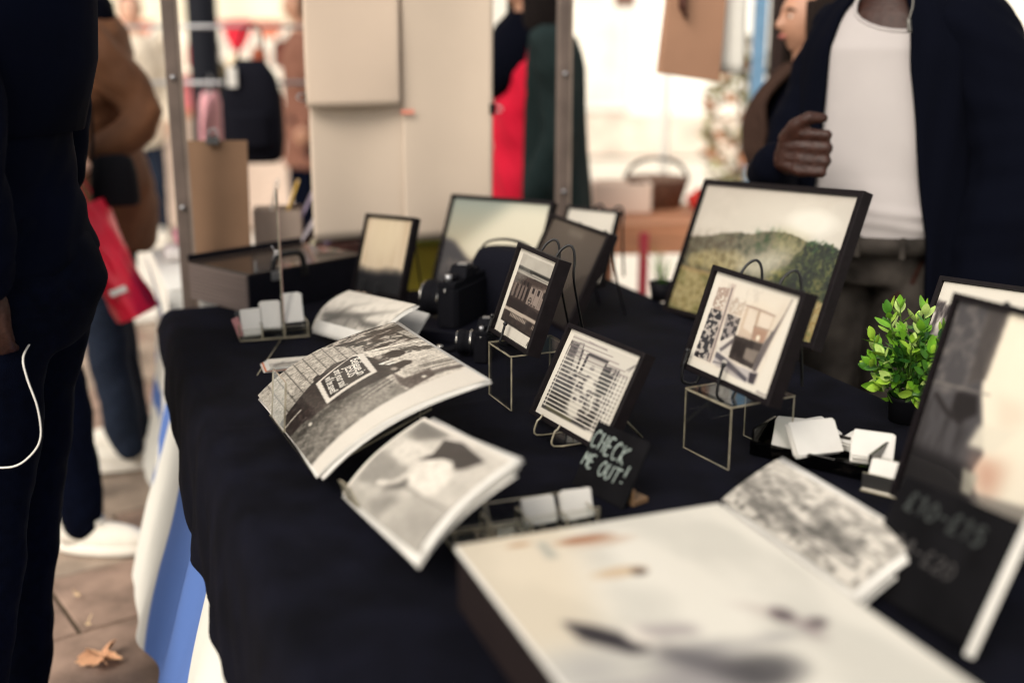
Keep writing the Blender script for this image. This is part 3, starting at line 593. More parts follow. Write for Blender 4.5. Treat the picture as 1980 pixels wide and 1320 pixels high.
def pic_land():
    c = Cv(260, 168, 205); n1 = c.fbm(22, 31, 5, 1.6, 1); n2 = c.fbm(7, 32, 4); n3 = c.fbm(60, 33, 3, 1.5, 1); n4 = c.fbm(34, 34, 4, 1.6, 1)
    tr = lambda n, lo, k, mx=1: np.clip((n - lo) * k, 0, mx)
    t = np.clip((c.V - .55) / .45, 0, 1)[..., None]; c.a = np.array([216, 210, 200.]) * (1 - t) + np.array([204, 197, 188.]) * t; c.put(tr(n2, .42, 1.4), (228, 222, 212)); c.put(c.em(.70, .78, .30, .16, 1.4) * .55 * (0.6 + .6 * n2), (240, 236, 226)); c.put(c.em(.765, .775, .13, .085, .7) * .75, (244, 241, 232))  # sky, with the bright oval of a glass reflection painted into the print
    rg = [(0, .565), (.05, .575), (.165, .602), (.231, .628), (.326, .652), (.425, .651), (.51, .684), (.571, .692), (.652, .689), (.736, .667), (.784, .646), (.867, .641), (1, .608)]
    rj = []
    for (u0, v0), (u1, v1) in zip(rg[:-1], rg[1:]):
        for q in range(6): rj.append((u0 + (u1 - u0) * q / 6, v0 + (v1 - v0) * q / 6 + random.uniform(-.004, .006)))
    hill = rj + [(1, .608), (1, .2), (0, .2)]; hm = c.pm(hill)
    c.put(hm, (112, 110, 94)); c.put(hm * tr(n4, .44, 6, .9), (58, 62, 50)); c.put(hm * tr(n3, .56, 6, .55), (140, 130, 104)); c.put(c.pm([(0, .58), (.16, .605), (.32, .60), (.36, .52), (.2, .46), (0, .44)], .03) * .55 * tr(n4, .3, 3), (92, 74, 60))
    c.put(c.pm([(.42, .66), (.57, .70), (.63, .67), (.60, .57), (.44, .55)], .02) * tr(n4, .40, 4, .85), (58, 88, 58)); c.put(c.pm([(.57, .69), (.66, .69), (.79, .65), (.76, .55), (.60, .55)], .03) * .7 * (0.5 + .7 * n3), (182, 178, 132))
    sm = c.pm([(.05, .44), (.12, .47), (.18, .50), (.28, .505), (.37, .52), (.47, .46), (.38, .35), (.05, .36)], .012); c.put(sm * .9, (172, 162, 126)); c.put(sm * tr(n4, .46, 6, .8), (108, 96, 62)); c.put(sm * tr(n3, .56, 6, .6), (196, 182, 134))
    fld = [(0, .345), (.12, .335), (.25, .33), (.45, .37), (.62, .33), (1, .30), (1, 0), (0, 0)]; fm = c.pm(fld, .003); c.put(fm, (180, 170, 134)); c.put(fm * tr(n2, .44, 4, .7), (126, 128, 84)); c.put(fm * tr(n3, .50, 4, .55), (112, 100, 56)); c.put(fm * tr(c.fbm(90, 37, 2, 2, .8), .55, 4, .4), (198, 180, 132)); c.put(c.pm([(0, .35), (.25, .335), (.25, .32), (0, .33)], .006) * .8, (194, 164, 124))
    wd = [(1, .618), (.97, .625), (.93, .644), (.90, .64), (.867, .652), (.83, .648), (.80, .658), (.77, .62), (.75, .57), (.72, .52), (.70, .47), (.66, .44), (.63, .40), (.66, .35), (.75, .34), (.85, .30), (.97, .29), (1, .29)]; wm = np.clip(c.pm(wd, .012) * 2 + (n4 - .5) * 2.2 - .5, 0, 1) * np.clip(c.pm(wd, .012) * 12 - .5, 0, 1)
    c.put(wm, (48, 58, 36)); c.put(wm * tr(n4, .47, 7, .85), (86, 94, 56)); c.put(wm * tr(n3, .50, 7, .85), (24, 31, 26)); c.put(wm * tr(c.fbm(48, 38, 3, 1.6, 1), .60, 8, .7), (128, 130, 84)); c.put(c.pm([(.78, .66), (.88, .65), (.95, .62), (.92, .57), (.80, .60)], .012) * tr(n4, .42, 4, .6), (58, 108, 80))
    c.put(c.pm([(.60, .42), (.70, .45), (.74, .38), (.62, .35)], .012) * tr(n3, .42, 6, .8), (150, 146, 78)); c.put(c.pm([(.86, .43), (.93, .45), (.96, .32), (.86, .30)], .012) * tr(n3, .44, 7, .8), (132, 130, 82))
    c.put(c.pm([(.34, .43), (.60, .56), (.73, .58), (.70, .50), (.64, .42), (.56, .36), (.42, .37)], .04) * .85, (226, 221, 204)); c.put(c.pm([(.16, .60), (.34, .52), (.64, .90), (.44, .95)], .08) * .22, (240, 234, 222)); c.put(c.em(.45, .52, .36, .10, 1.6) * .15, (232, 226, 212))
    c.put(c.pm([(.80, .30), (1, .29), (1, 0), (.80, 0)], .01) * tr(n3, .46, 5, .6), (182, 158, 114)); return c
def pic_jesus():
    c = Cv(240, 168, 184); n1 = c.fbm(30, 41, 4, 1.5, 1); st = c.fbm(14, 42, 3, 3.2, .5); gr = c.fbm(70, 43, 2, 1.4, 1)
    c.put(n1 * .5, 150)
    slab = [(0, 0), (.42, 0), (.31, .32), (.25, .50), (.29, .66), (.18, .70), (.10, .61), (0, .60)]
    c.poly(slab, 176); c.put(c.pm(slab) * np.clip((n1 - .35) * 2, 0, .55), 140); c.put(c.pm(slab) * np.clip((gr - .5) * 2, 0, .3), 205)
    for r_ in range(9):
        v = .08 + .068 * r_; wdt = .14 - .007 * r_
        sub = Cv.__new__(Cv); c.line([(0, v + .004), (.40, v)], .0045, 78, .85)
        k = 0
        while k * wdt < .45:
            x = k * wdt + (wdt * .5 if r_ % 2 else 0) - .03; c.line([(x, v), (x + .01, v + .066)], .004, 80, .8); k += 1
    # shadow side of street, cobbles
    road = [(.56, 0), (1, 0), (.98, .66), (.83, .64), (.64, .62), (.60, .30)]
    c.poly(road, 150); c.put(c.pm(road) * np.clip((n1 - .3) * 2.2, 0, .8), 104); cob = (np.sin(c.U * 210 + 6 * n1) * np.sin(c.V * 120 + c.U * 40) > .3) * 1.0; c.put(c.pm([(.58, 0), (.95, 0), (.84, .3), (.62, .36)], .03) * cob * .45, 72)
    c.poly([(.62, .02), (.66, .05), (.66, .36), (.62, .33)], 70, .7, .012); c.put(c.pm([(.58, 0), (.70, 0), (.72, .5), (.62, .5)], .05) * .35, 70); c.ell(.635, .13, .014, .012, 210, .9, .5)
    c.poly([(.72, .25), (.86, .22), (.87, .50), (.74, .56)], 158, .6, .03)
    for k in range(5): c.line([(.70 + .014 * k, .42 + .01 * k), (.645 + .016 * k, .66)], .006, (88, 82, 80) if k % 2 else 190, .75)
    # bright walls and receding strips at right
    c.poly([(.60, .66), (.83, .64), (.83, 1), (.36, 1), (.29, .66)], 196); c.put(c.pm([(.60, .66), (.83, .64), (.83, 1), (.36, 1), (.29, .66)]) * np.clip((st - .5) * 2, 0, .35), 150)
    for x0, x1, wd, cc in ((.64, .66, .006, 90), (.655, .69, .03, 128), (.70, .725, .010, 84), (.615, .63, .004, 110), (.77, .79, .03, 112), (.745, .775, .006, 92)): c.line([(x0, .74), (x1, 1.0)], wd, cc, .9)
    # crowd and shops at the top left
    crowd = [(0, .50), (.10, .60), (.19, .70), (.285, .66), (.30, .78), (.37, 1), (0, 1)]
    c.poly(crowd, (66, 57, 54)); c.put(c.pm(crowd) * np.clip((st - .48) * 9, 0, 1) * .9, 190); c.put(c.pm(crowd) * np.clip((c.fbm(34, 47, 3, 2.2, .7) - .52) * 9, 0, 1), 40)
    c.put(c.pm([(.0, .88), (.13, .80), (.16, 1), (0, 1)], .01) * np.clip((c.fbm(20, 48, 3) - .42) * 3, 0, .8), 130)
    c.poly([(.155, .93), (.19, 1), (.31, 1), (.30, .955)], 172, .9, .004); c.line([(.16, .93), (.305, .958)], .010, 58); c.poly([(.18, .80), (.245, .93), (.215, .95), (.16, .86)], 188, .9, .003); c.line([(.185, .88), (.22, .95), (.245, .94), (.21, .87), (.185, .88)], .007, 52)
    c.poly([(.27, .66), (.295, .66), (.385, 1), (.35, 1)], 206, .95, .002); c.line([(.31, .70), (.385, 1)], .004, 88); c.line([(.325, .74), (.41, 1)], .004, 110); c.poly([(.38, .84), (.43, .85), (.50, 1), (.46, 1)], 86, .8, .003); c.put(c.pm([(.36, .82), (.46, .84), (.50, .97), (.46, 1), (.40, .92)], .004) * np.clip((gr - .45) * 4, 0, 1), 60)
    for x, y, q in ((.09, .60, .07), (.13, .62, .08), (.165, .655, .05), (.21, .69, .05)): c.line([(x, y), (x + .01, y + q)], .016, 40); c.ell(x + .012, y + q + .015, .008, .014, 48)
    # the man seen from behind with a placard on his back
    c.poly([(.31, .31), (.25, .47), (.285, .62), (.36, .66), (.44, .705), (.52, .70), (.63, .72), (.64, .54), (.63, .34), (.575, .26), (.585, .02), (.58, 0), (.42, 0), (.39, .10)], (50, 40, 41), 1, .002)
    c.poly([(.42, 0), (.585, 0), (.57, .26), (.35, .28)], (62, 54, 53), .8, .004); c.line([(.49, 0), (.468, .14)], .010, 196); c.line([(.44, .02), (.41, .16)], .004, 100)
    c.poly([(.55, .10), (.60, .14), (.60, .30), (.56, .26)], (64, 56, 55), .8, .004)
    c.poly([(.37, .65), (.385, .74), (.375, .80), (.41, .845), (.46, .84), (.475, .79), (.455, .74), (.50, .70)], (54, 44, 43), 1, .003); c.poly([(.50, .69), (.535, .73), (.53, .785), (.56, .82), (.592, .805), (.60, .76), (.615, .71), (.60, .66)], (50, 41, 41), 1, .003); c.put(c.pm([(.37, .65), (.47, .70), (.45, .75), (.38, .74)], .003) * np.clip((gr - .5) * 4, 0, 1), 150); c.poly([(.475, .655), (.472, .72), (.52, .745), (.528, .70)], 214, 1, .002); c.line([(.50, .66), (.503, .74)], .008, 70); c.ell(.585, .70, .02, .02, 176, .8, .4)
    c.put(c.em(.40, .70, .02, .02, .5) * .8, 180)
    c.poly([(.616, .67), (.72, .69), (.716, .84), (.735, .845), (.80, .83), (.84, .66), (.77, .64)], (86, 78, 76), .9, .004); c.poly([(.63, .72), (.70, .71), (.70, .83), (.64, .82)], 176, .9, .004); c.ell(.773, .777, .012, .014, 205, 1, .4); c.poly([(.74, .82), (.775, .86), (.80, .98), (.77, 1), (.745, .9)], (100, 94, 92), .8, .006)
    c.ell(.30, .335, .024, .028, (44, 36, 36))
    c.put(np.clip((c.fbm(110, 49, 2, 1.4, 1) - .5) * 1.6, 0, .22), 30); c.put(np.clip((c.fbm(90, 50, 2, 1.4, 1) - .55) * 1.6, 0, .20), 235)
    c.a = np.clip((c.a - 118) * 1.32 + 122, 26, 238)
    # placard
    c.poly([(.262, .60), (.285, .655), (.545, .615), (.585, .27), (.345, .305), (.335, .34)], 222, 1, .001)
    c.poly([(.272, .585), (.284, .612), (.522, .585), (.556, .302), (.352, .336)], (40, 33, 34), 1, .001)
    c.poly([(.905, 0), (1, 0), (1, 1), (.818, 1)], 222, 1, .002); return c
def pic_cap():
    c = Cv(130, 100, 206); n = c.fbm(5, 51); n2 = c.fbm(24, 52); c.put(n * .6, 222)
    c.poly([(.03, .97), (.10, .98), (.42, .93), (.22, .75), (.08, .77)], 96, .75, .03); c.poly([(.01, .5), (.33, .5), (.5, .49), (.36, .25), (.07, .17)], 150, .9, .02); c.put(c.pm([(.01, .5), (.33, .5), (.5, .49), (.36, .25), (.07, .17)], .02) * n, 186)
    c.put(c.em(.30, .62, .20, .12, .5) * .8, 232); c.line([(.28, .26), (.38, .30), (.44, .38), (.46, .52)], .045, 228, 1, .03); c.poly([(.35, .24), (.47, .36), (.50, .48), (.55, .44), (.50, .32), (.40, .22)], 72, .85, .02)
    c.put(c.em(.60, .55, .19, .17, .25), 238); c.ell(.70, .45, .10, .10, 234, 1, .4)
    c.poly([(.40, .88), (.56, .93), (.86, .87), (.80, .73), (.74, .68), (.66, .74), (.57, .72), (.50, .66), (.41, .60), (.46, .72), (.43, .80)], (36, 27, 31), 1, .003)
    c.line([(.46, .33), (.62, .36), (.74, .36), (.86, .37), (.97, .38)], .012, 120, .7, .02); c.poly([(.16, .14), (.45, .28), (.72, .22), (.95, .06), (.9, 0), (.2, 0)], 200, .8, .03); c.put(c.pm([(.30, .05), (.48, .26), (.60, .24), (.46, .0)], .03) * .5, 132); c.put(c.pm([(.60, .24), (.75, .36), (.97, .34), (.92, .1)], .04) * .35, 150); c.put(np.clip((n2 - .5), 0, 1) * .3, 150)
    c.put(np.clip((c.fbm(12, 55, 4) - .5) * 1.2, 0, .16), 140); c.put(np.clip((c.fbm(50, 56, 3) - .55) * 1.4, 0, .12), 110); c.put(c.pm([(.55, 0), (1, .4), (1, 0)], .08) * .35, 150); c.poly([(0, 0), (.035, 0), (.035, 1), (0, 1)], 226, 1, .004); c.poly([(0, .955), (1, .955), (1, 1), (0, 1)], 226, 1, .004); return c
def pic_soft(kind, nx=70, ny=70):
    c = Cv(nx, ny, 220); n = c.fbm(5, 61 + kind); n2 = c.fbm(16, 71 + kind, 4, 2.5, .6)
    if kind == 0:      # pale woodland with dark foot
        c.put(np.ones_like(n), (238, 224, 202)); c.put(c.fbm(9, 3, 3, 2.2, .25) * .7, (206, 182, 154)); c.put(c.em(.45, .8, .3, .35, .8) * .6, (240, 226, 200)); c.put(np.clip((.36 - c.V + .10 * (n - .5)) * 8, 0, 1) * .96, (30, 30, 36)); c.line([(.965, 0), (.965, 1)], .07, (206, 200, 194), .95, .01)
    elif kind == 1:    # sea sky over dark hill
        t = c.V[..., None]; c.a = np.array([222, 196, 160.]) * (1 - t) + np.array([150, 158, 150.]) * t; c.put(c.pm([(.12, .40), (.62, .98), (1, .98), (1, .35), (.5, .28)], .07) * .85, (228, 222, 204)); c.put(c.pm([(0, .55), (.12, .52), (.30, .34), (.55, .30), (1, .26), (1, 0), (0, 0)], .02), (66, 60, 62)); c.put(c.pm([(.05, .35), (.3, .3), (.3, .15), (.05, .15)], .02) * n2, (150, 140, 130))
    elif kind == 2:    # dark print with the glass's grey-brown reflection painted into it
        t = c.V[..., None]; c.a = np.array([58, 52, 50.]) * (1 - t) + np.array([104, 94, 86.]) * t; c.put(c.pm([(.35, .93), (.62, .93), (.60, .86), (.36, .87)], .02) * .5, (150, 142, 132)); c.put(c.pm([(.30, .5), (.40, .5), (.1, 0), (-.2, 0)], .02), (196, 186, 170)); c.put(c.pm([(.44, .4), (.50, .4), (.34, 0), (.25, 0)], .02) * .8, (180, 172, 160)); c.put(c.pm([(.56, .3), (.60, .3), (.46, 0), (.40, 0)], .02) * .7, (168, 160, 150))
    elif kind == 3:    # pale print
        c.put(n * .5, 208); c.put(c.pm([(.1, .5), (.9, .5), (.9, .1), (.1, .1)], .03) * n2, 120)
    elif kind == 4:    # ruins / pale sky with dark broken ground
        c.put(np.ones_like(n), 224); c.put(c.pm([(0, .80), (.3, .78), (1, .80), (1, 0), (0, 0)], .01) * np.clip((n2 - .36) * 3.5, 0, 1), (70, 60, 62)); c.put(c.pm([(0, .55), (1, .55), (1, 0), (0, 0)], .02) * np.clip(n2, 0, 1), (54, 46, 50))
    elif kind == 5:    # pale branch sketch
        c.put(n * .5, 186); c.put(np.clip((n2 - .5) * 3, 0, .5), 130)
        for pts in ([(.1, .1), (.3, .35), (.55, .42), (.9, .7)], [(.3, .35), (.34, .6), (.5, .75)], [(.55, .42), (.7, .3), (.85, .32)], [(.12, .3), (.3, .35)]): c.line(pts, .06, 96, .75, .05)
        c.put(c.em(.35, .3, .25, .2, .8) * .5, 110); c.put(c.pm([(0, .5), (1, .6), (1, 1), (0, 1)], .08) * .8, 232)
    elif kind == 6:    # frosty woodland print
        c.put(np.ones_like(n), 222); c.put(np.clip((c.fbm(9, 65, 4, 1.1, 1.2) - .46) * 4, 0, .7), 150); c.put(np.clip((c.fbm(12, 66, 4, .8, 2.2) - .54) * 5, 0, .6), 96); c.put(np.clip((c.fbm(20, 67, 3, 1.6, .8) - .60) * 5, 0, .5), 70); c.put(c.pm([(0, .1), (.35, .05), (.4, .8), (0, .9)], .05) * n2 * .6, 110)
        for x, y in ((.52, .62), (.60, .40), (.66, .55), (.72, .38), (.30, .3), (.46, .25), (.80, .5)): c.put(c.em(x, y, .06, .12, 1.2) * .38, 80)
        c.put(c.pm([(0, .74), (1, .82), (1, 1), (0, 1)], .08) * .6, 222)
    return c
def pic_portrait():
    c = Cv(120, 170, 226); n = c.fbm(7, 81); n2 = c.fbm(26, 82, 3)
    c.put(np.ones_like(n), (246, 238, 222)); c.put(n * .20, (224, 212, 196))
    c.poly([(0, 1), (.40, 1), (.36, .72), (.40, .60), (.55, .34), (.50, .22), (.62, .14), (.62, 0), (0, 0)], (98, 95, 97), 1, .012); c.put(c.pm([(0, 1), (.40, 1), (.36, .6), (0, .5)], .02) * np.clip((n2 - .4) * 3, 0, 1) * .6, (148, 142, 138))
    c.poly([(.26, 1), (.42, 1), (.40, .66), (.28, .62)], (94, 88, 86), .8, .01); c.line([(.02, .58), (.46, .60)], .012, (150, 144, 138), .8); c.poly([(.22, .57), (.38, .58), (.42, .50), (.30, .43), (.22, .48)], (48, 42, 42), .9, .01); c.line([(.08, .52), (.20, .46), (.32, .44)], .035, (56, 50, 50), .9, .02)
    c.put(c.pm([(.02, .55), (.40, .40), (.30, .1), (.02, .1)], .03) * np.clip((c.fbm(9, 85, 3, 2, .6) - .35) * 3, 0, 1) * .7, (58, 54, 54)); c.poly([(0, .26), (.5, .26), (.58, .10), (.40, 0), (0, 0)], (38, 34, 36), .9, .03)
    c.poly([(.50, .62), (.78, .60), (.74, .52), (.60, .46)], (226, 200, 184), .35, .04); c.poly([(.42, .34), (.62, .32), (.78, .36), (.72, .12), (.60, .14)], (222, 192, 174), .4, .05); c.put(c.pm([(.50, .32), (.70, .33), (.70, .18), (.58, .18)], .05) * .4, (190, 132, 110)); c.poly([(.46, .46), (.74, .50), (.62, .36), (.42, .35)], (234, 227, 212), .9, .02)
    c.put(c.em(.92, .70, .22, .22, .4) * .8, (240, 232, 216)); c.poly([(.58, .16), (1, .2), (1, 0), (.56, .02)], (136, 130, 124), .8, .02); c.put(c.pm([(.44, .25), (.56, .24), (.56, .14), (.48, .14)], .012) * .8, (190, 186, 172)); return c
def pic_board():
    c = Cv(120, 170, (230, 226, 216)); n = c.fbm(4, 91); c.put(n * .3, (214, 210, 199)); c.put(np.clip((c.fbm(3, 93, 4, 1.2, .8) - .45) * 2, 0, .35), (190, 188, 180))
    c.poly([(0, 1), (.42, 1), (.20, .5), (0, .5)], (222, 206, 180), .5, .06)
    c.ell(.42, .925, .09, .018, (168, 118, 86), .9, .8); c.ell(.47, .90, .10, .02, (196, 170, 150), .6, .9); c.ell(.48, .74, .028, .018, (72, 56, 52), .95, .6); c.ell(.42, .75, .08, .022, (204, 178, 146), .7, .9); c.poly([(.255, .945), (.29, .945), (.285, .86), (.25, .86)], (176, 176, 168), .8, .01); c.ell(.20, .95, .04, .01, (186, 150, 118), .8, .8)
    c.poly([(.13, .60), (.20, .565), (.28, .50), (.30, .44), (.24, .44), (.14, .52)], (52, 46, 54), 1, .010); c.ell(.31, .50, .05, .04, (238, 232, 220), .9, .6); c.poly([(.30, .46), (.42, .40), (.50, .34), (.56, .26), (.44, .27), (.34, .36)], (92, 86, 90), .9, .025); c.poly([(.30, .54), (.48, .50), (.46, .46), (.32, .48)], (168, 160, 160), .7, .02)
    c.ell(.74, .47, .035, .03, (104, 92, 96), .9, .8); c.ell(.81, .42, .03, .018, (96, 84, 88), .9, .8); c.poly([(.74, .45), (.80, .44), (.78, .36), (.75, .37)], (150, 138, 138), .8, .02); c.poly([(.62, .56), (.74, .50), (.72, .46)], (190, 178, 172), .6, .02); c.put(c.em(.52, .31, .11, .055, .9) * .85, (92, 90, 92)); c.put(c.em(.40, .40, .13, .035, 1.2) * .6, (128, 126, 128)); c.put(c.em(.34, .33, .10, .05, 1.2) * .45, (140, 138, 140)); c.put(c.em(.10, .42, .10, .06, 1.4) * .35, (150, 148, 150)); c.put(c.em(.64, .40, .08, .02, 1.2) * .4, (150, 147, 148)); c.put(c.em(.22, .26, .18, .05, 1.4) * .4, (150, 148, 150)); c.line([(.05, .36), (.32, .34), (.50, .20)], .02, (150, 144, 148), .6, .03); c.put(c.pm([(.0, .3), (.3, .36), (.4, .1), (0, .1)], .05) * n * .6, (150, 146, 148)); return c

# ------------------------------------------------------------------ things standing on the black cloth
riser('clear acrylic riser holding up the small frame with the tube map style poster shopfront', -0.043, 1.989, -67.5, 0.106, 0.125, 0.100)
riser('clear acrylic riser holding up the white framed truck picture', 0.272, 1.708, -62, 0.113, 0.125, 0.100)
LB, LT = (-0.044, 2.041, 0.85, -68.4, 20.0, 0.0), (0.267, 1.749, 0.865, -64, 19.0, -0.3)
frame('small black framed print of an old shopfront on an acrylic riser', *LB[:5], 0.185, 0.172, 0.2, pic_bus(), 0.026, 0.0075)
wire_easel('black wire easel holding the shopfront print on the riser', *LB[:5], 0, 0.185, 0.172, (0.012, 0.078), TZ + 0.103, 0.026, 0.012, up=0.026)
frame('black framed print of a truck with warm orange windows on a riser', *LT[:5], 0.223, 0.171, LT[5], pic_truck(), 0.026, 0.0085)
wire_easel('black wire easel holding the truck print on the riser', *LT[:5], 0, 0.223, 0.171, (0.018, 0.112), TZ + 0.103, 0.026, 0.008, up=0.026)
LW = (0.027, 1.816, 0.765, -63.6, 27.4, 1.1)
frame('black framed print of a street seen through white window blinds', *LW[:5], 0.233, 0.166, LW[5], pic_window(), 0.022, 0.0075)
# its clear stand: two curved arms with upturned toes, a base plate and a back strut
t = thing('acrylic_easel', 'clear acrylic easel under the blinds print with gleam painted on its edges', 'easel', lean(*LW[:5]))
Mi = t.matrix_world.inverted()
for q in (0.055, 0.115):
    fl = Mi @ ((t.matrix_world @ Vector((q, 0, .012))) * 1.0); wz = t.matrix_world @ Vector((q, -.004, .012)); wz.z = TZ + .005
    pts = [(q, .012, .008), (q, .004, .009), (q, -.004, .012), tuple(Mi @ wz), tuple(Mi @ (wz + Vector((.055, .02, 0))))]
    g = G(); g.tube(smooth(pts, 4), .0017, 6); g.build('arm', M_EDGE, t)
g = G(); w0 = [t.matrix_world @ Vector((q, -.004, .010)) for q in (.055, .115)]; w1 = [p + Vector((.10, .038, 0)) for p in w0]
for p in w0 + w1: p.z = TZ + .0045
g.add([tuple(Mi @ p) for p in (w0[0], w0[1], w1[1], w1[0])] + [tuple(Mi @ (p + Vector((0, 0, .004)))) for p in (w0[0], w0[1], w1[1], w1[0])], [(0, 1, 2, 3), (7, 6, 5, 4), (0, 4, 5, 1), (1, 5, 6, 2), (2, 6, 7, 3), (3, 7, 4, 0)])
g.build('base_plate', M_ACRYL, t)
bs = Mi @ Vector((0.212, 1.752, TZ + .004)); g = G(); g.tube([(.17, .075, -.026), tuple(bs)], .0024, 6); g.build('back_strut', M_EDGE, t)

LL = (0.360, 2.667, 0.742, -65.6, 21.4, 3.8)
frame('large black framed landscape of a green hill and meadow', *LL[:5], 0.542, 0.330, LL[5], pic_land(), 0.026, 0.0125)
t = thing('folding_easel', 'black wooden folding easel behind the large landscape print', 'easel', lean(*LL[:5], 0))
Mi = t.matrix_world.inverted()
for x_ in (.10, .44):
    g = G(); b1 = t.matrix_world @ Vector((x_, -.0, -.034)); b1.z = TZ + .004; g.tube([(x_, .27, -.036), tuple(Mi @ b1)], .006, 6); g.build('leg', M_FRAME, t)
g = G(); b1 = t.matrix_world @ Vector((.27, 0, -.1)); b1 += Vector((.0, .05, 0)); b1.z = TZ + .004; g.tube([(.27, .24, -.04), tuple(Mi @ b1)], .006, 6); g.build('back_leg', M_FRAME, t)
g = G(); g.box((.27, .012, -.037), (.40, .018, .010)); g.build('cross_bar', M_FRAME, t)
g = G(); g.box((.16, -.005, -.018), (.05, .008, .045)); g.box((.40, -.005 + .015, -.018), (.05, .008, .045)); g.build('ledge', M_FRAME, t)

LP1 = (-0.399, 2.753, 0.7715, -47.8, 17.7, 3.2)
frame('black framed misty woodland print in front of the yellow planter', *LP1[:5], 0.195, 0.194, LP1[5], pic_soft(0), 0.02, 0.007)
wire_easel('black wire easel holding the misty woodland print', *LP1[:5], 0, 0.195, 0.194, (.05, .11), TZ + .003, 0.02, -.02, up=-.02)
LP2 = (-0.216, 2.888, 0.746, -32.5, 25.4, .7)
frame('black framed print of pale sky over a dark hill at the back', *LP2[:5], 0.31, 0.259, LP2[5], pic_soft(1, 90, 76), 0.024, 0.009)
wire_easel('black wire easel holding the pale sky print', *LP2[:5], 0, 0.31, 0.259, (.09, .22), TZ + .003, 0.024, 0, up=0.0, hook=.02)
LP4 = (-0.002, 2.717, 0.75, -66.5, 26.4, -.8)
frame('dark framed print with painted grey glass reflection behind the shopfront print', *LP4[:5], 0.301, 0.237, LP4[5], pic_soft(2, 90, 70), 0.024, 0.008)
wire_easel('black wire easel holding the dark print', *LP4[:5], 0, 0.301, 0.237, (.08, .21), TZ + .003, 0.024, 0, up=0.0, hook=.02)
LP5 = (0.097, 2.985, 0.755, -36.8, 24.2, 0)
frame('small black framed pale print at the back corner of the table', *LP5[:5], 0.165, 0.204, 0, pic_soft(3, 50, 60), 0.018, 0.007)
wire_easel('black wire easel with two loops showing above the small pale print', *LP5[:5], 0, 0.165, 0.204, (.055, .115), TZ + .003, 0.018, 0.012, up=0.022, r=.003)
LP9 = (0.516, 1.455, 0.768, -67.0, 17.0, 1.0)
frame('tall black framed portrait print at the right edge with glass reflections', *LP9[:5], 0.225, 0.288, LP9[5], pic_portrait(), 0.022, 0.0085)
wire_easel('black wire easel holding the portrait print', *LP9[:5], 0, 0.225, 0.288, (.05, .155), TZ + .003, 0.022, 0, up=0.0, hook=.024, r=.003)
LP10 = (0.682, 1.905, 0.786, -50.9, 28.8, 1.8)
frame('black framed print of dark broken ground half hidden behind the portrait', *LP10[:5], 0.252, 0.208, LP10[5], pic_soft(4, 110, 90), 0.022, 0.008)
wire_easel('black wire easel holding the half hidden print', *LP10[:5], 0, 0.252, 0.208, (.06, .17), TZ + .003, 0.022, 0, up=0.0, hook=.02)

# --- loose prints in stacks
def print_stack(label, L, W, H, cv, n, arch, rnd, tab_=None, strut=None, dz=0.0011, droop=0.0):
    t = thing('print_stack', label, 'stack of prints', lean(*L), 'stacks of loose prints'); rs = random.Random(rnd)
    def bend(k=0):
        def f(u, v, x, y):
            z = arch * 4 * v * (1 - v) * (1 - .35 * v) + droop * (u ** 3) - k * dz
            return x, y, z
        return f
    print_sheet('print', cv, W, H, t, bend(0), m=M_PRINT)
    for k in range(1, n):
        g = G(); dx, dy, rz = rs.uniform(-.004, .011), rs.uniform(-.007, .007), rs.uniform(-.030, .030); f = bend(k); nu, nv = 4, 12
        def fn(a, b, f=f):
            x, y, z = f(np.array(a), np.array(b), a * W, b * H); x -= W / 2; y -= H / 2
            return (W / 2 + dx + x * math.cos(rz) - y * math.sin(rz), H / 2 + dy + x * math.sin(rz) + y * math.cos(rz), float(z))
        g.grid(fn, nu, nv); g.build('sheet', M_PAPER, t).modifiers.new('thick', 'SOLIDIFY').thickness = dz * .8
    return t
LJ = (-0.450, 1.922, 0.762, -72.9, 66.9, 6.0)
print_stack('thick stack of street prints with the placard man on top', LJ, 0.465, 0.277, pic_jesus(), 9, 0.026, 3)
J = bpy.data.objects['print_stack']
# lettering printed on the placard, lying 0.2 mm on the sheet
def lettering(parent, txt, size, x, y, ang, col, zf, shear=0.0, sx=1.0, name='lettering', off=0.0):
    cu = bpy.data.curves.new(name, 'FONT'); cu.body = txt; cu.size = size; cu.align_x = 'LEFT'; cu.shear = shear; cu.offset = off; cu.resolution_u = 3
    o = bpy.data.objects.new('tmp', cu); C.objects.link(o); dg = bpy.context.evaluated_depsgraph_get(); me = bpy.data.meshes.new_from_object(o.evaluated_get(dg)); bpy.data.objects.remove(o)
    ca_, sa_ = math.cos(ang), math.sin(ang)
    for v in me.vertices:
        a, b = v.co.x * sx, v.co.y; X, Y_ = x + a * ca_ - b * sa_, y + a * sa_ + b * ca_; v.co = (X, Y_, zf(X, Y_))
    me.materials.clear(); me.materials.append(col); ob = bpy.data.objects.new(name, me); C.objects.link(ob); ob.parent = parent; return ob
M_INKW = mat('white_print_ink', (0.74, 0.70, 0.62), 0.5, 0.3); M_INKB = mat('black_print_ink', (0.02, 0.016, 0.017), 0.5, 0.3)
def zj(X, Y_): v = Y_ / .277; return 0.026 * 4 * v * (1 - v) * (1 - .35 * v) + .0004
BA = math.atan2((.575 - .605) * .277, (.520 - .288) * .465)
for txt, sz, u, v, sx in (('Believe in', .0245, .300, .560, 1.0), ('JESUS', .0250, .352, .497, .98), ('and your soul', .0205, .332, .432, .80), ('will be saved!', .0205, .352, .362, .76)):
    lettering(J, txt, sz, u * .465, v * .277, BA - .06, M_INKW, zj, sx=sx, off=.00012)
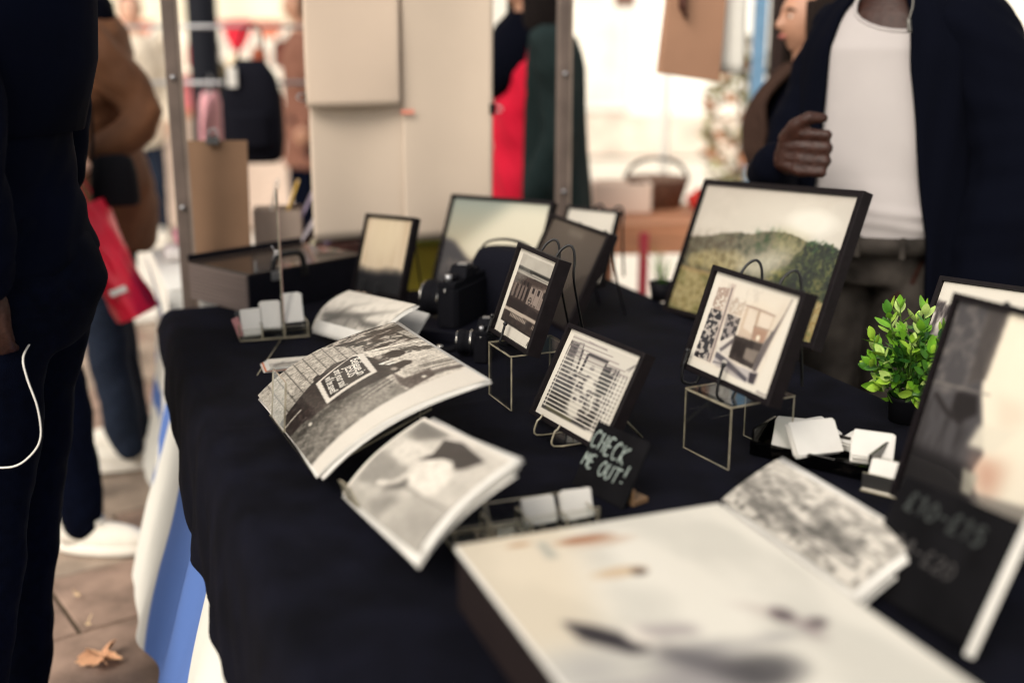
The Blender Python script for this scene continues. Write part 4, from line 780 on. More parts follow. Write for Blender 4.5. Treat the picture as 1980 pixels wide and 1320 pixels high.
# clear holder with its centre lip
t = thing('print_holder', 'clear acrylic holder gripping the street print stack at its foot', 'print holder', lean(*LJ))
Mi = t.matrix_world.inverted()
g = G(); panel(g, TR(.155, -.004, .006) @ RX(62), .100, .080, .003); g.build('front_lip', [mat_haze(), M_EDGE], t)
g = G(); panel(g, TR(.06, -.002, -.022), .34, .20, .003); g.build('back_plate', AC, t)
for x_ in (.10, .36):
    b0 = t.matrix_world @ Vector((x_, .19, -.026)); b1 = b0.copy(); b1.z = TZ + .004
    g = G(); g.tube([tuple(Mi @ b0), tuple(Mi @ b1)], .0018, 6); g.build('support', M_EDGE, t)
LQ = (-0.235, 1.469, 0.764, -76.7, 53.9, 13.4)
print_stack('stack of small prints of a person in a flat cap', LQ, 0.311, 0.155, pic_cap(), 10, 0.012, 5, dz=.0016)
t = thing('print_holder', 'clear acrylic holder under the flat cap prints', 'print holder', lean(*LQ)); Mi = t.matrix_world.inverted()
g = G(); panel(g, TR(.03, .0, -.014), .25, .12, .003); g.build('back_plate', AC, t)
for x_, y_ in ((.035, .10), (.27, .11)):
    b0 = t.matrix_world @ Vector((x_, y_, -.018)); b1 = b0 + Vector((.02, .005, 0)); b1.z = TZ + .004
    g = G(); g.tube([tuple(Mi @ b0), tuple(Mi @ b1)], .0018, 6); g.build('support', M_EDGE, t)
b0 = t.matrix_world @ Vector((.05, -.002, .01)); b0.z = TZ + .004; g = G(); panel(g, TR(.04, -.003, .003) @ RX(75), .05, .03, .003); g.build('front_lip', AC, t)
LM = (0.285, 1.444, 0.764, -73.6, 60.9, 3.9)
print_stack('fanned stack of frosty woodland postcards beside the big white board', LM, 0.289, 0.097, pic_soft(6, 110, 40), 11, 0.003, 8, dz=.0020, droop=-.008)
LH = (-0.434, 2.389, 0.764, -58.5, 52.9, 6.7)
print_stack('curled stack of pale branch prints behind the street prints', LH, 0.280, 0.121, pic_soft(5, 80, 44), 6, 0.02, 9)
t = thing('print_holder', 'grey card holder behind the pale branch prints', 'print holder', lean(-0.292, 2.315, 0.752, -52, 40, 2)); 
g = G(); g.box((.05, .05, -.012), (.11, .10, .004)); g.build('back_plate', mat('grey_card', (.40, .39, .37), .7, .3), t); g = G(); g.box((.05, .001, .004), (.11, .004, .03)); g.build('front_lip', AC[:1], t)
t = thing('leaflet_stack', 'small leaflets with an orange edge beneath the far corner of the street prints', 'leaflets', at(-.452, 2.165, TZ + .004, R(18)))
for k in range(5):
    g = G(); g.box((0.003 * k, -.002 * k, .0012 + .0022 * k), (.085, .060, .002)); g.build('leaflet', mat('orange_leaflet', (.55, .16, .05), .6, .3) if k == 1 else M_PAPER, t)
print_sheet('cover_print', pic_soft(5, 40, 30), .084, .059, t, M=TR(-.030, -.038, .0125))

# --- clear card holders with white business cards
def card_stack(label, M, n, w_, h_, rnd, lean_=14, spread=.0016):
    t = thing('card_stack', label, 'business cards', M, 'stacks of business cards'); rs = random.Random(rnd)
    for k in range(n):
        g = G(); c_ = .0018; pts = [(-w_ / 2 + c_, 0), (w_ / 2 - c_, 0), (w_ / 2, c_), (w_ / 2, h_ - c_), (w_ / 2 - c_, h_), (-w_ / 2 + c_, h_), (-w_ / 2, h_ - c_), (-w_ / 2, c_)]
        g.prism(pts, -.0004, .0004); g.build('card', M_PAPER, t, M=TR(rs.uniform(-.0022, .0022), rs.uniform(-.0015, .0022), -k * spread) @ RX(-rs.uniform(0, .6) * k * .3) @ RZ(rs.uniform(-3.0, 3.0)))
    return t
YC = math.degrees(math.atan2(2.399 - 2.355, -.445 + .576))
ch = thing('card_holder', 'clear four slot card holder with white cards in front of the black case', 'card holder', at(-0.583, 2.357, TZ + .003, R(YC)))
g = G(); panel(g, TR(0, 0, .004), .150, .07); g.build('base_panel', AC, ch)
g = G(); panel(g, TR(0, .004, .004) @ RX(90), .150, .022); g.build('front_lip', AC, ch)
g = G(); panel(g, TR(0, .068, .004) @ RX(78), .150, .05); g.build('back_panel', AC, ch)
for x_ in (0.002, .050, .098, .148):
    g = G(); panel(g, TR(x_, 0.004, .004) @ RZ(90) @ RX(90), .062, .030, .003); g.build('divider', AC, ch)
for k, x_ in enumerate((.030, .074, .122)):
    M = ch.matrix_world @ TR(x_, .022 + .008 * k, .008 + .010 * k) @ RX(66)
    card_stack(('white business cards in the first slot of the far card holder', 'white business cards in the middle slot of the far card holder', 'white business cards standing highest in the far card holder')[k], M, 9, .040, .058 + .003 * k, 20 + k)
t = thing('loose_card', 'small pink printed card at the end of the far card holder', 'card', ch.matrix_world @ TR(.006, .018, .010) @ RZ(60) @ RX(70))
g = G(); g.box((0, .02, 0), (.03, .042, .001)); g.build('card', mat('pink_card', (.52, .22, .22), .5, .4, var=.3, vscale=60), t)
ph = thing('price_holder', 'slim upright clear acrylic strip with a painted pink gleam behind the street prints', 'sign holder', at(-0.490, 2.105, TZ + .003, R(91.5)))
g = G(); panel(g, TR(.306, 0, 0) @ RX(90), .010, .322, .003); g.build('upright_strip', AC, ph)
g = G(); g.tube(smooth([(.316, .0015, 0), (.3155, .0015, .10), (.3165, .0015, .2), (.314, .0015, .322)], 4), .0019, 6); g.build('painted_gleam_edge', M_EDGEP, ph)
g = G(); g.tube([(0, .0015, .002), (.316, .0015, .002)], .0012, 6); g.build('foot_rod', M_EDGE, ph)
t = thing('bulldog_clip', 'tiny silver clip on the edge of the tall clear sheet', 'clip', ph.matrix_world @ TR(.306, .002, .185))
g = G(); g.box((0, .006, 0), (.012, .010, .010)); g.build('clip_body', M_STEEL, t, bevel=.001)
for q in (-1, 1): g = G(); g.tube([(0, .010, q * .004), (0, .016, q * .016)], .0014, 6); g.build('clip_arm', M_STEEL, t)
# near slotted holder, partly behind the big board
nh = thing('card_holder', 'clear slotted card holder below the flat cap prints beside the big board', 'card holder', at(-0.070, 1.312, TZ + .003, R(21)))
g = G(); panel(g, TR(0, 0, .004), .20, .06); g.build('base_panel', AC, nh)
g = G(); panel(g, TR(0, .060, .004) @ RX(90), .20, .034); g.build('back_panel', AC, nh)
g = G(); panel(g, TR(0, .004, .004) @ RX(90), .20, .030); g.build('front_lip', AC, nh)
for x_ in (.002, .055, .105, .155, .198):
    g = G(); panel(g, TR(x_, .004, .004) @ RZ(90) @ RX(90), .055, .024, .003); g.build('divider', AC, nh)
for k, x_ in enumerate((.130, .186)):
    M = nh.matrix_world @ TR(x_, .034, .010) @ RX(70)
    card_stack(('white business cards in the near holder above the brown mark on the board', 'white business cards in the near holder beside the chalkboard sign')[k], M, 7, .044, .034 + .003 * k, 30 + k)
# pile of cards in a dark tray at right
tr = thing('card_tray', 'dark clear tray of loose white cards in front of the green plant', 'card tray', at(0.385, 1.675, TZ + .003, R(-38)))
M_SMOKE = mat_glass('smoked_acrylic', (.22, .21, .20), .05, 1.5)
g = G(); g.box((.085, .035, .004), (.19, .085, .006)); g.build('base_panel', M_SMOKE, tr)
g = G(); g.box((.085, -.008, .013), (.19, .004, .022)); g.build('front_lip', [M_SMOKE], tr); g = G(); g.box((.085, .078, .017), (.19, .004, .03)); g.build('back_panel', [M_SMOKE], tr)
for x_ in (-.008, .178): g = G(); g.box((x_, .035, .022), (.004, .08, .04)); g.build('side_panel', M_SMOKE, tr)
TM = tr.matrix_world
for nm, M in (('upright white business cards leaning in the tray', TM @ TR(.040, .028, .012) @ RZ(16) @ RX(48)), ('large white business cards on top of the tray pile', TM @ TR(.098, .010, .022) @ RZ(58) @ RX(52)), ('white business cards lying at the back of the tray', TM @ TR(.085, .066, .030) @ RZ(66) @ RX(16)),
              ('white business cards slipping off the right end of the tray', TM @ TR(.168, .030, .024) @ RZ(20) @ RX(30)), ('white business cards flat in the back corner of the tray', TM @ TR(.125, .062, .026) @ RZ(-12) @ RX(8))):
    card_stack(nm, M, 9, .080 if 'large' in nm else .058, .052, hash(nm) % 97 if False else len(nm), spread=.0016)
def M_CHROME_(): return mat('brushed_silver', (.62, .60, .55), .28, .5, metal=1)
sh_ = thing('card_holder', 'small silver holder of white cards at the right of the dark tray', 'card holder', at(0.500, 1.525, TZ + .003, R(-38)))
g = G(); panel(g, TR(0, 0, .004), .062, .045); g.build('base_panel', [M_CHROME_(), M_EDGE], sh_)
g = G(); panel(g, TR(0, .004, .004) @ RX(90), .062, .024); g.build('front_lip', [M_CHROME_(), M_EDGE], sh_)
g = G(); panel(g, TR(0, .043, .004) @ RX(80), .062, .036); g.build('back_panel', AC, sh_)
card_stack('white business cards in the small silver holder at right', sh_.matrix_world @ TR(.031, .016, .006) @ RX(62), 12, .056, .040, 77, spread=.0018)
# --- chalkboard signs
M_CHALKB = mat('black_chalkboard', (0.0060, 0.0058, 0.0066), 0.95, 0.05, var=0.35, vscale=18, bump=0.1)
M_CHALK = mat('greenish_chalk', (0.24, 0.28, 0.255), 0.95, 0.1, var=0.35, vscale=160)
M_CHALKD = mat('smudged_grey_chalk', (0.045, 0.050, 0.048), 0.95, 0.1, var=0.3, vscale=120)
M_CHALKF = mat('faint_grey_chalk', (0.05, 0.047, 0.046), 0.95, 0.1, var=0.3, vscale=120)
STROKES = {'C': [[(.8, .85), (.5, 1), (.15, .7), (.1, .3), (.35, 0), (.75, .12)]], 'H': [[(.15, 1), (.1, 0)], [(.75, 1), (.7, 0)], [(.12, .5), (.72, .5)]], 'E': [[(.75, 1), (.2, .95), (.12, 0), (.7, .05)], [(.15, .5), (.6, .52)]],
  'K': [[(.18, 1), (.12, 0)], [(.85, 1), (.16, .45), (.75, 0)]], 'M': [[(.08, 0), (.18, 1), (.45, .4), (.75, 1), (.85, 0)]], 'O': [[(.5, 1), (.12, .65), (.15, .2), (.5, 0), (.82, .3), (.8, .75), (.5, 1)]], 'U': [[(.15, 1), (.12, .25), (.4, 0), (.72, .2), (.78, 1)]],
  'T': [[(.05, .96), (.95, 1)], [(.5, .98), (.45, 0)]], '!': [[(.5, 1), (.42, .35)], [(.39, .08), (.38, .0)]], '1': [[(.3, .8), (.55, 1), (.5, 0)]], '0': [[(.5, 1), (.15, .6), (.2, .15), (.5, 0), (.8, .3), (.78, .75), (.5, 1)]], '-': [[(.2, .5), (.8, .5)]], '5': [[(.8, 1), (.3, .97), (.25, .6), (.6, .62), (.8, .3), (.5, 0), (.15, .1)]],
  '\u00a3': [[(.8, .85), (.55, 1), (.35, .75), (.4, .3), (.15, .02), (.85, .02)], [(.15, .48), (.65, .5)]], '2': [[(.2, .8), (.5, 1), (.8, .75), (.2, .02), (.85, .02)]], 'A': [[(.1, 0), (.5, 1), (.85, 0)], [(.25, .4), (.7, .4)]], '4': [[(.65, 0), (.7, 1), (.15, .35), (.9, .35)]]}
def chalk(parent, txt, x, y, h, w_, m, r, z=.0012, slope=0.0, slant=.12):
    g = G()
    for i, ch_ in enumerate(txt):
        for st in STROKES.get(ch_, []):
            pts = [(x + (i + px_) * w_ + slant * py_ * h, y + py_ * h + slope * (i + px_) * w_, z) for px_, py_ in st]
            g.tube(smooth(pts, 4), [r * random.uniform(.8, 1.2) for _ in range(4 * (len(pts) - 1) + 1)], 6, flat=.25)
    return g.build('chalk_lettering', m, parent)
t = thing('chalkboard_sign', 'small black chalkboard sign chalked CHECK ME OUT in front of the blinds print', 'sign', lean(.087, 1.551, TZ + .005, -54.8, 28.6, 0))
g = G(); g.box((.057, .049, -.002), (.114, .100, .004)); g.build('board', M_CHALKB, t, bevel=.001)
chalk(t, 'CHECK', .004, .062, .026, .0162, M_CHALK, .0017, slope=-.10); chalk(t, 'ME', .002, .032, .020, .0135, M_CHALK, .0016, slope=-.05); chalk(t, 'OUT', .040, .028, .022, .0150, M_CHALK, .0016, slope=-.05); chalk(t, '!', .088, .031, .026, .012, M_CHALK, .0019)
Mi = t.matrix_world.inverted(); wb = t.matrix_world @ Vector((.105, 0, 0))
st = thing('wooden_block', 'small brown wooden foot under the right end of the chalkboard sign', 'sign stand', at(.158, 1.475, TZ + .003, R(-54.8)))
g = G(); g.prism([(-.016, .004), (.012, .004), (.010, .034), (-.014, .034)], 0, .008); g.build('block', mat('brown_wood_foot', (.16, .095, .05), .6, .3, var=.3, stretch=(4, 40, 4)), st, bevel=.001)
g = G(); g.box((-.002, .006, .016), (.026, .004, .018)); g.build('upstand', MATS['brown_wood_foot'], st)
t = thing('chalkboard_sign', 'black price board with smudged chalk prices and a white edge at right', 'price sign', lean(.411, 1.238, .748, -75.5, 27.5, 6.6))
g = G(); g.box((.098, .068, -.004), (.196, .140, .008)); g.build('board', M_CHALKB, t)
chalk(t, '\u00a310-\u00a315', .020, .102, .021, .0195, M_CHALKD, .0021, slope=-.05); chalk(t, 'A4-\u00a320', .030, .055, .018, .018, M_CHALKF, .0018, slope=-.05)
g = G(); g.box((.1985, .072, -.004), (.0045, .165, .010)); g.build('white_edge_strip', M_PAPER, t)

# --- the big pale print board nearest the camera
NBS = .917
t = thing('print_board', 'large white art print lying on a thick dark block nearest the camera', 'art print', Matrix.Translation((-.0642, 1.178, .7445)) @ Matrix(((.934, -.357, 0, 0), (.357, .934, 0, 0), (0, 0, 1, 0), (0, 0, 0, 1))) @ TR(0, -.55 * NBS, 0) @ Matrix.Scale(NBS, 4))
g = G(); g.box((.1855, .275, .0375), (.367, .546, .075)); g.build('block', mat('dark_brown_block', (.012, .0072, .0072), .75, .15, var=.3, vscale=8), t, bevel=.002)
g = G(); g.box((.1855, .275, .0790), (.371, .55, .0078)); g.build('foam_board', M_PAPER, t, bevel=.001)
print_sheet('art_print', pic_board(), .369, .548, t, M=TR(.001, .001, .0834), m=M_PRINTM)

# --- black portfolio case, kraft board and goods behind
M_CASE = mat('black_case_board', (0.0035, 0.0035, 0.007), 0.6, 0.12, var=.2)
M_CASETOP = mat('glossy_black_lid', (0.03, 0.022, 0.018), 0.12, 0.6)
M_CASESIDE = mat('taupe_linen_side', (0.13, 0.10, 0.09), 0.8, 0.2, var=.28, stretch=(1.5, 1.5, 90), vscale=4)
YB = math.degrees(math.atan2(.744, .664))
cs = thing('portfolio_case', 'black portfolio case with taupe linen end and a black handle', 'case', at(-0.617, 2.615, TZ + .003, R(YB)))
g = G(); g.box((.175, .124, .046), (.35, .248, .092)); g.build('case_body', M_CASE, cs, bevel=.003)
g = G(); g.box((-.002, .124, .047), (.004, .240, .088)); g.build('end_panel', M_CASESIDE, cs)
for k in range(9): g = G(); g.box((-.0052, .124, .010 + .0092 * k), (.0024, .236, .0022)); g.build('end_ridge', mat('darker_taupe_ridge', (.09, .07, .064), .8, .2), cs)
g = G(); g.box((.175, .124, .0945), (.352, .250, .005)); g.build('lid', M_CASETOP, cs, bevel=.0015)
g = G(); g.box((.175, .250, .104), (.352, .004, .014)); g.build('lid_lip', M_CASE, cs)
g = G(); g.tube(smooth([(.075, .006, .095), (.078, .004, .118), (.090, .002, .128), (.135, -.002, .130), (.150, -.002, .126), (.158, -.003, .112), (.160, -.003, .085)], 5), .0075, 10); g.build('handle', M_WIRE, cs)
for x_ in (.075, .160): g = G(); g.box((x_, -.003, .082), (.022, .006, .022)); g.build('handle_mount', M_STEEL if x_ < .1 else M_WIRE, cs, bevel=.001)
g = G(); g.box((.03, .012, .107), (.004, .004, .03)); g.build('clasp', M_STEEL, cs)
M_KRAFT = mat('kraft_board', (0.17, 0.10, 0.06), 0.85, 0.2, var=.08, vscale=8, bump=.1)
t = thing('kraft_board', 'brown kraft board standing behind the case beside the left post', 'board', lean(-0.868, 2.985, TZ + .004, 0, 5.5))
g = G(); g.box((.086, .186, 0), (.174, .372, .004)); g.build('board', M_KRAFT, t, bevel=.0008)
binder_clip(0, 0, 0, 0, 'black binder clip on the top edge of the kraft board', 1.15, (-0.783, 3.012, TZ + .366))
# print boxes and magazines of the next stall
M_GREYBOX = mat('grey_beige_box', (.33, .26, .215), .8, .2, var=.05)
t = thing('print_box', 'grey beige box of magazines behind the black case', 'box', at(-0.655, 3.17, TZ + .006, R(8)))
for c_, d_ in (((0, -.05, .085), (.13, .004, .17)), ((0, .05, .085), (.13, .004, .17)), ((-.063, 0, .085), (.004, .096, .17)), ((.063, 0, .085), (.004, .096, .17)), ((0, 0, .002), (.122, .096, .004))):
    g = G(); g.box(c_, d_); g.build('box_panel', M_GREYBOX, t)
MAGC = [((.70, .66, .60), 'white'), ((.66, .42, .08), 'orange'), ((.30, .25, .36), 'violet'), ((.60, .55, .60), 'lilac'), ((.78, .72, .50), 'cream'), ((.14, .10, .20), 'dark violet')]
for k, (cc, nm) in enumerate(MAGC):
    m_ = thing('magazine', nm + (' covered' if k else ' covered') + ' magazine leaning in the grey beige box', 'magazine', at(-0.715 + .021 * k, 3.155 + .012 * (k % 3), TZ + .012, 0) @ RZ(8) @ RY(14 + 7 * k))
    g = G(); g.box((.006, 0, .125 + .006 * (k % 2)), (.007, .075, .25)); g.build('cover', mat(nm.replace(' ', '_') + '_magazine_cover', cc, .35, .5, var=.2, vscale=20), m_)
t = thing('dark_tray', 'dark wooden crate under the hanging paper sheets', 'crate', at(-0.53, 3.22, TZ + .004, R(18)))
for c_, d_ in (((0, -.1, .04), (.22, .012, .075)), ((0, .1, .04), (.22, .012, .075)), ((-.108, 0, .04), (.012, .19, .075)), ((.108, 0, .04), (.012, .19, .075)), ((0, 0, .006), (.20, .19, .008))):
    g = G(); g.box(c_, d_); g.build('side_board', mat('dark_red_wood', (.055, .022, .018), .6, .3, var=.3, stretch=(3, 20, 3)), t)

def leaf_mesh(name, m, L, W_, bend=.25):
    g = G(); n = 6; vs = []
    for i in range(n + 1):
        a = i / n; w_ = W_ * math.sin(PI * min(1, a * .94 + .03)) ** .75 * (1 - .25 * a); z = L * bend * a * a
        vs += [(-w_, a * L, z + w_ * .35), (0, a * L, z), (w_, a * L, z + w_ * .35)]
    g.add(vs, [(i * 3 + k, i * 3 + k + 1, i * 3 + k + 4, i * 3 + k + 3) for i in range(n) for k in (0, 1)], 0, True); return g.mesh(name, m)
M_LEAFS = []
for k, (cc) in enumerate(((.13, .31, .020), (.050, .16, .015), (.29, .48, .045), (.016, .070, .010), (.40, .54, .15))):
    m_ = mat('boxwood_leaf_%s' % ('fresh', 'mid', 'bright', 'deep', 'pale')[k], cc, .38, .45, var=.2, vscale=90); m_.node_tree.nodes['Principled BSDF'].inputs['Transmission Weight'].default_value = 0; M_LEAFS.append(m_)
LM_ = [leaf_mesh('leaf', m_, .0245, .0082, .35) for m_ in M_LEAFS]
pl = thing('potted_plant', 'bright green artificial boxwood plant in a black pot', 'plant', at(0.672, 1.845, TZ + .003))
g = G(); g.lathe([(0, 0), (.028, 0), (.031, .036), (.033, .038), (.033, .044), (.030, .044), (.028, .038), (0, .038)], n=28); g.build('pot', mat('black_pot', (.004, .004, .006), .7, .12), pl)
rp = random.Random(5)
for k in range(30):
    a = k * 2.4 + rp.uniform(-.3, .3); q_ = (k + .5) / 30
    el_ = math.asin(1 - 1.72 * q_); rr = .070 * math.cos(el_) * rp.uniform(.8, 1.1); zz = .100 + .080 * math.sin(el_) * rp.uniform(.9, 1.15)
    if k in (1, 4): zz += .022
    p0 = Vector((.012 * math.cos(a), .012 * math.sin(a), .036)); p2 = Vector((rr * math.cos(a), rr * math.sin(a), zz)); p1 = (p0 + p2) / 2 + Vector((0, 0, .012))
    pts = smooth([p0, p1, p2], 6); g = G(); g.tube(pts, .0011, 5); g.build('stem', mat('green_stem', (.06, .12, .02), .6, .3), pl)
    for i in range(9):
        f = (1.0, .99, .97, .90, .84, .76, .68, .58, .48)[i]; q = f * (len(pts) - 1) - 1e-6; i0 = min(int(q), len(pts) - 2); p = pts[i0].lerp(pts[i0 + 1], q - i0); d = (pts[i0 + 1] - pts[i0]).normalized()
        az = i * 2.2 + k; out = Vector((math.cos(az), math.sin(az), .2)); out = (out - d * out.dot(d)).normalized()
        el = (1.2, .8, .75, .5, .45, .3, .2, .1, .1)[i]; yv = (out * math.cos(el) + d * math.sin(el)).normalized(); xv = yv.cross(d if abs(yv.dot(d)) < .95 else Vector((1, 0, 0))).normalized(); zv = xv.cross(yv)
        M = Matrix((xv, yv, zv)).transposed().to_4x4(); M.translation = p; s_ = rp.uniform(.7, 1.3) * (.8 if i == 0 else 1)
        o = bpy.data.objects.new('leaf', LM_[rp.choices(range(5), (4, 3, 4 if f > .7 else 1, 2 if f < .8 else .3, 3 if f > .7 else 1))[0]]); C.objects.link(o); o.parent = pl; o.matrix_local = M @ Matrix.Scale(s_, 4)
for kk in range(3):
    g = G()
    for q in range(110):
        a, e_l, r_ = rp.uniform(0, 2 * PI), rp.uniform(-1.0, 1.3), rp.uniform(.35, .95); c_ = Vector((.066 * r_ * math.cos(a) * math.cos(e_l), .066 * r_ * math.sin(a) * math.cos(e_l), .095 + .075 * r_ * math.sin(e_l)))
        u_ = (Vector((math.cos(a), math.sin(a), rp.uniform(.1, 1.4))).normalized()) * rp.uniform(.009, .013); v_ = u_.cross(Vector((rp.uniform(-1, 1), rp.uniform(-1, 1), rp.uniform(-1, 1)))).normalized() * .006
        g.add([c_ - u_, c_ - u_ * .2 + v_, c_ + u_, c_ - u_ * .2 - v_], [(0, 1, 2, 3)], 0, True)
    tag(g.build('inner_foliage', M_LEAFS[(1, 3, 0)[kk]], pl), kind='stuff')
# small grass plant behind the landscape print
gp = thing('grass_plant', 'little spiky green plant peeping out left of the landscape print', 'plant', at(0.372, 2.775, TZ + .003))
g = G(); g.lathe([(0, 0), (.024, 0), (.030, .045), (.027, .045), (.025, .04), (0, .04)], n=20); g.build('pot', mat('black_pot', (0, 0, 0)), gp)
for k in range(26):
    a = rp.uniform(0, 2 * PI); l_ = rp.uniform(.05, .105); sp = rp.uniform(.1, .6); o_ = rp.uniform(0, .018); g = G()
    pts = [(o_ * math.cos(a) + sp * l_ * q * q * math.cos(a), o_ * math.sin(a) + sp * l_ * q * q * math.sin(a), .04 + l_ * q * (1 - .2 * sp * q)) for q in (0, .33, .66, 1)]
    g.tube(pts, [.0022, .002, .0014, .0003], 4, flat=.3); g.build('leaf', M_LEAFS[k % 2], gp)
# yellow planter with green leaves on the next stall
yp = thing('planter', 'olive yellow planter of leafy green plants behind the misty woodland print', 'planter', at(-0.285, 3.30, 0.62, R(10)))
g = G(); g.box((0, 0, .09), (.23, .12, .18)); g.build('planter_box', mat('olive_yellow_planter', (.27, .22, .022), .7, .3, var=.2, vscale=8), yp, bevel=.004)
g = G(); g.box((0, -.0, .184), (.24, .13, .012)); g.build('planter_rim', mat('olive_rim', (.14, .15, .02), .6, .3), yp)
LBm = [leaf_mesh('leaf', m_, .055, .016) for m_ in M_LEAFS[:4]]
for k in range(60):
    a = rp.uniform(0, 2 * PI); o = bpy.data.objects.new('leaf', LBm[k % 4]); C.objects.link(o); o.parent = yp
    o.matrix_local = TR(rp.uniform(-.11, .11), rp.uniform(-.05, .05), .185 + rp.uniform(0, .05)) @ Matrix.Rotation(a, 4, 'Z') @ Matrix.Rotation(rp.uniform(.3, 1.3), 4, 'X')
t = thing('crate_stand', 'dark red wooden crate stand under the yellow planter', 'stand', at(-0.285, 3.30, 0, R(10)))
for k in range(4): g = G(); g.box((0, -.085, .08 + .15 * k), (.34, .014, .142)); g.build('front_slat', MATS['dark_red_wood'], t); g = G(); g.box((-.163, 0, .08 + .15 * k), (.014, .15, .142)); g.build('side_slat', MATS['dark_red_wood'], t); g = G(); g.box((.163, 0, .08 + .15 * k), (.014, .15, .142)); g.build('side_slat', MATS['dark_red_wood'], t)
g = G(); g.box((0, 0, .608), (.34, .18, .02)); g.build('shelf', MATS['dark_red_wood'], t)
for x_ in (-.11, .11):
    for y_ in (-.055, .055): g = G(); g.box((x_, y_, .293), (.025, .025, .586)); g.build('leg', MATS['dark_red_wood'], t)

# --- black cameras with bright metal rings on the table
M_CAMB = mat('black_leatherette', (.0025, .0025, .0045), .7, .12, bump=.4, bscale=900); M_CHROME = mat('bright_chrome', (.75, .72, .66), .12, .5, metal=1); M_LENSG = mat('dark_lens_glass', (.01, .008, .012), .03, .9, coat=1.0)
def camera_body(label, M, s=1.0, top=M_CAMB):
    t = thing('film_camera', label, 'camera', M @ Matrix.Scale(s, 4), 'black cameras shown on the table')
    g = G(); g.prism([(-.068, -.014), (-.060, -.020), (.060, -.020), (.068, -.014), (.068, .014), (.060, .020), (-.060, .020), (-.068, .014)], 0, .068); g.build('body', M_CAMB, t, bevel=.002)
    g = G(); g.prism([(-.066, -.016), (.066, -.016), (.066, .016), (-.066, .016)], .068, .080); g.build('top_plate', top, t, bevel=.002)
    g = G(); g.add([(-.026, -.018, .080), (.026, -.018, .080), (.026, .018, .080), (-.026, .018, .080), (-.013, -.014, .101), (.013, -.014, .101), (.013, .016, .098), (-.013, .016, .098)], [(0, 1, 5, 4), (1, 2, 6, 5), (2, 3, 7, 6), (3, 0, 4, 7), (4, 5, 6, 7), (3, 2, 1, 0)]); g.build('prism_hump', top, t, bevel=.0015)
    g = G(); g.box((0, .004, .102), (.018, .018, .003)); g.build('hot_shoe', M_STEEL, t)
    L = Matrix.Translation((0, -.020, .036)) @ RX(90)
    g = G(); g.lathe([(0, 0), (.032, 0), (.032, .010), (.030, .012), (.030, .030), (.032, .032), (.032, .046), (.029, .050), (.025, .050), (.023, .040), (0, .040)], n=32); ln_ = g.build('lens_barrel', M_CAMB, t, M=L)
    g = G(); g.lathe([(.0322, .012), (.0332, .012), (.0332, .016), (.0322, .016)], n=32); g.build('chrome_ring', M_CHROME, ln_); g = G(); g.lathe([(.0255, .0495), (.029, .0495), (.029, .0515), (.0255, .0515)], n=32); g.build('chrome_ring', M_CHROME, ln_)
    g = G(); g.ell((0, 0, .040), (.0225, .0225, .006), 24, 8); g.build('front_lens', M_LENSG, ln_)
    for x_, r_, h_ in ((-.048, .010, .008), (.040, .011, .010), (.056, .006, .012)):
        g = G(); g.lathe([(0, 0), (r_, 0), (r_, h_), (0, h_)], (x_, 0, .080), 20); g.build('dial', M_STEEL if r_ < .007 else top, t)
    for x_ in (-.069, .069): g = G(); g.tube([(x_ + .004 * math.cos(a), -.0, .066 + .004 * math.sin(a)) for a in [q * PI / 5 for q in range(11)]], .0011, 6); g.build('strap_lug', M_CHROME, t)
    return t
camera_body('black film camera with chrome rings standing in front of the pale sky print', at(-0.110, 2.46, TZ + .028, R(-112)), 1.25)
t = thing('camera_plinth', 'low black block under the larger black camera', 'plinth', at(-0.110, 2.46, TZ + .003, R(-112))); g = G(); g.box((0, -.01, .012), (.22, .14, .024)); g.build('block', M_CASE, t, bevel=.002)
camera_body('smaller black and chrome camera beside the shopfront print riser', at(-0.055, 2.25, TZ + .003, R(-98)), .80, M_CAMB)
t = thing('camera_bag', 'soft black camera bag standing behind the shopfront print', 'bag', at(-.005, 2.56, TZ + .003, R(-30)))
g = G(); g.loft([(0, 0, z, .085 * k, .055 * k) for z, k in ((0, .9), (.01, 1), (.08, 1.03), (.14, .98), (.165, .8), (.17, .4))], 24, fn=lambda a, i, z: (abs(math.cos(a)) ** 4 + abs(math.sin(a)) ** 4) ** -.25 * (1 + .02 * math.sin(7 * a + z * 40))); g.build('bag_body', mat('black_nylon', (.004, .0042, .008), .85, .1, bump=.3, bscale=300), t)
g = G(); g.tube(smooth([(-.08, 0, .13), (-.06, -.01, .175), (0, -.01, .19), (.06, -.01, .175), (.08, 0, .13)], 5), .006, 8, flat=.4); g.build('strap', M_WIRE, t)
t = thing('camera_strap', 'black camera strap looped on the cloth in front of the larger camera', 'strap', at(0, 0, 0)); t.location = (0, 0, 0)
g = G(); g.tube(smooth([(-.19, 2.50, TZ + .07), (-.235, 2.44, TZ + .02), (-.22, 2.34, TZ + .008), (-.15, 2.28, TZ + .008), (-.11, 2.33, TZ + .008), (-.14, 2.40, TZ + .008), (-.08, 2.42, TZ + .012), (-.03, 2.41, TZ + .05)], 8), .008, 8, flat=.16); g.build('strap_band', M_CAMB, t)
for p in ((-.222, 2.40, TZ + .016), (-.150, 2.285, TZ + .014), (-.135, 2.385, TZ + .012)): g = G(); g.ell(p, (.008, .008, .004), 12, 8); g.build('buckle', M_CHROME, t)

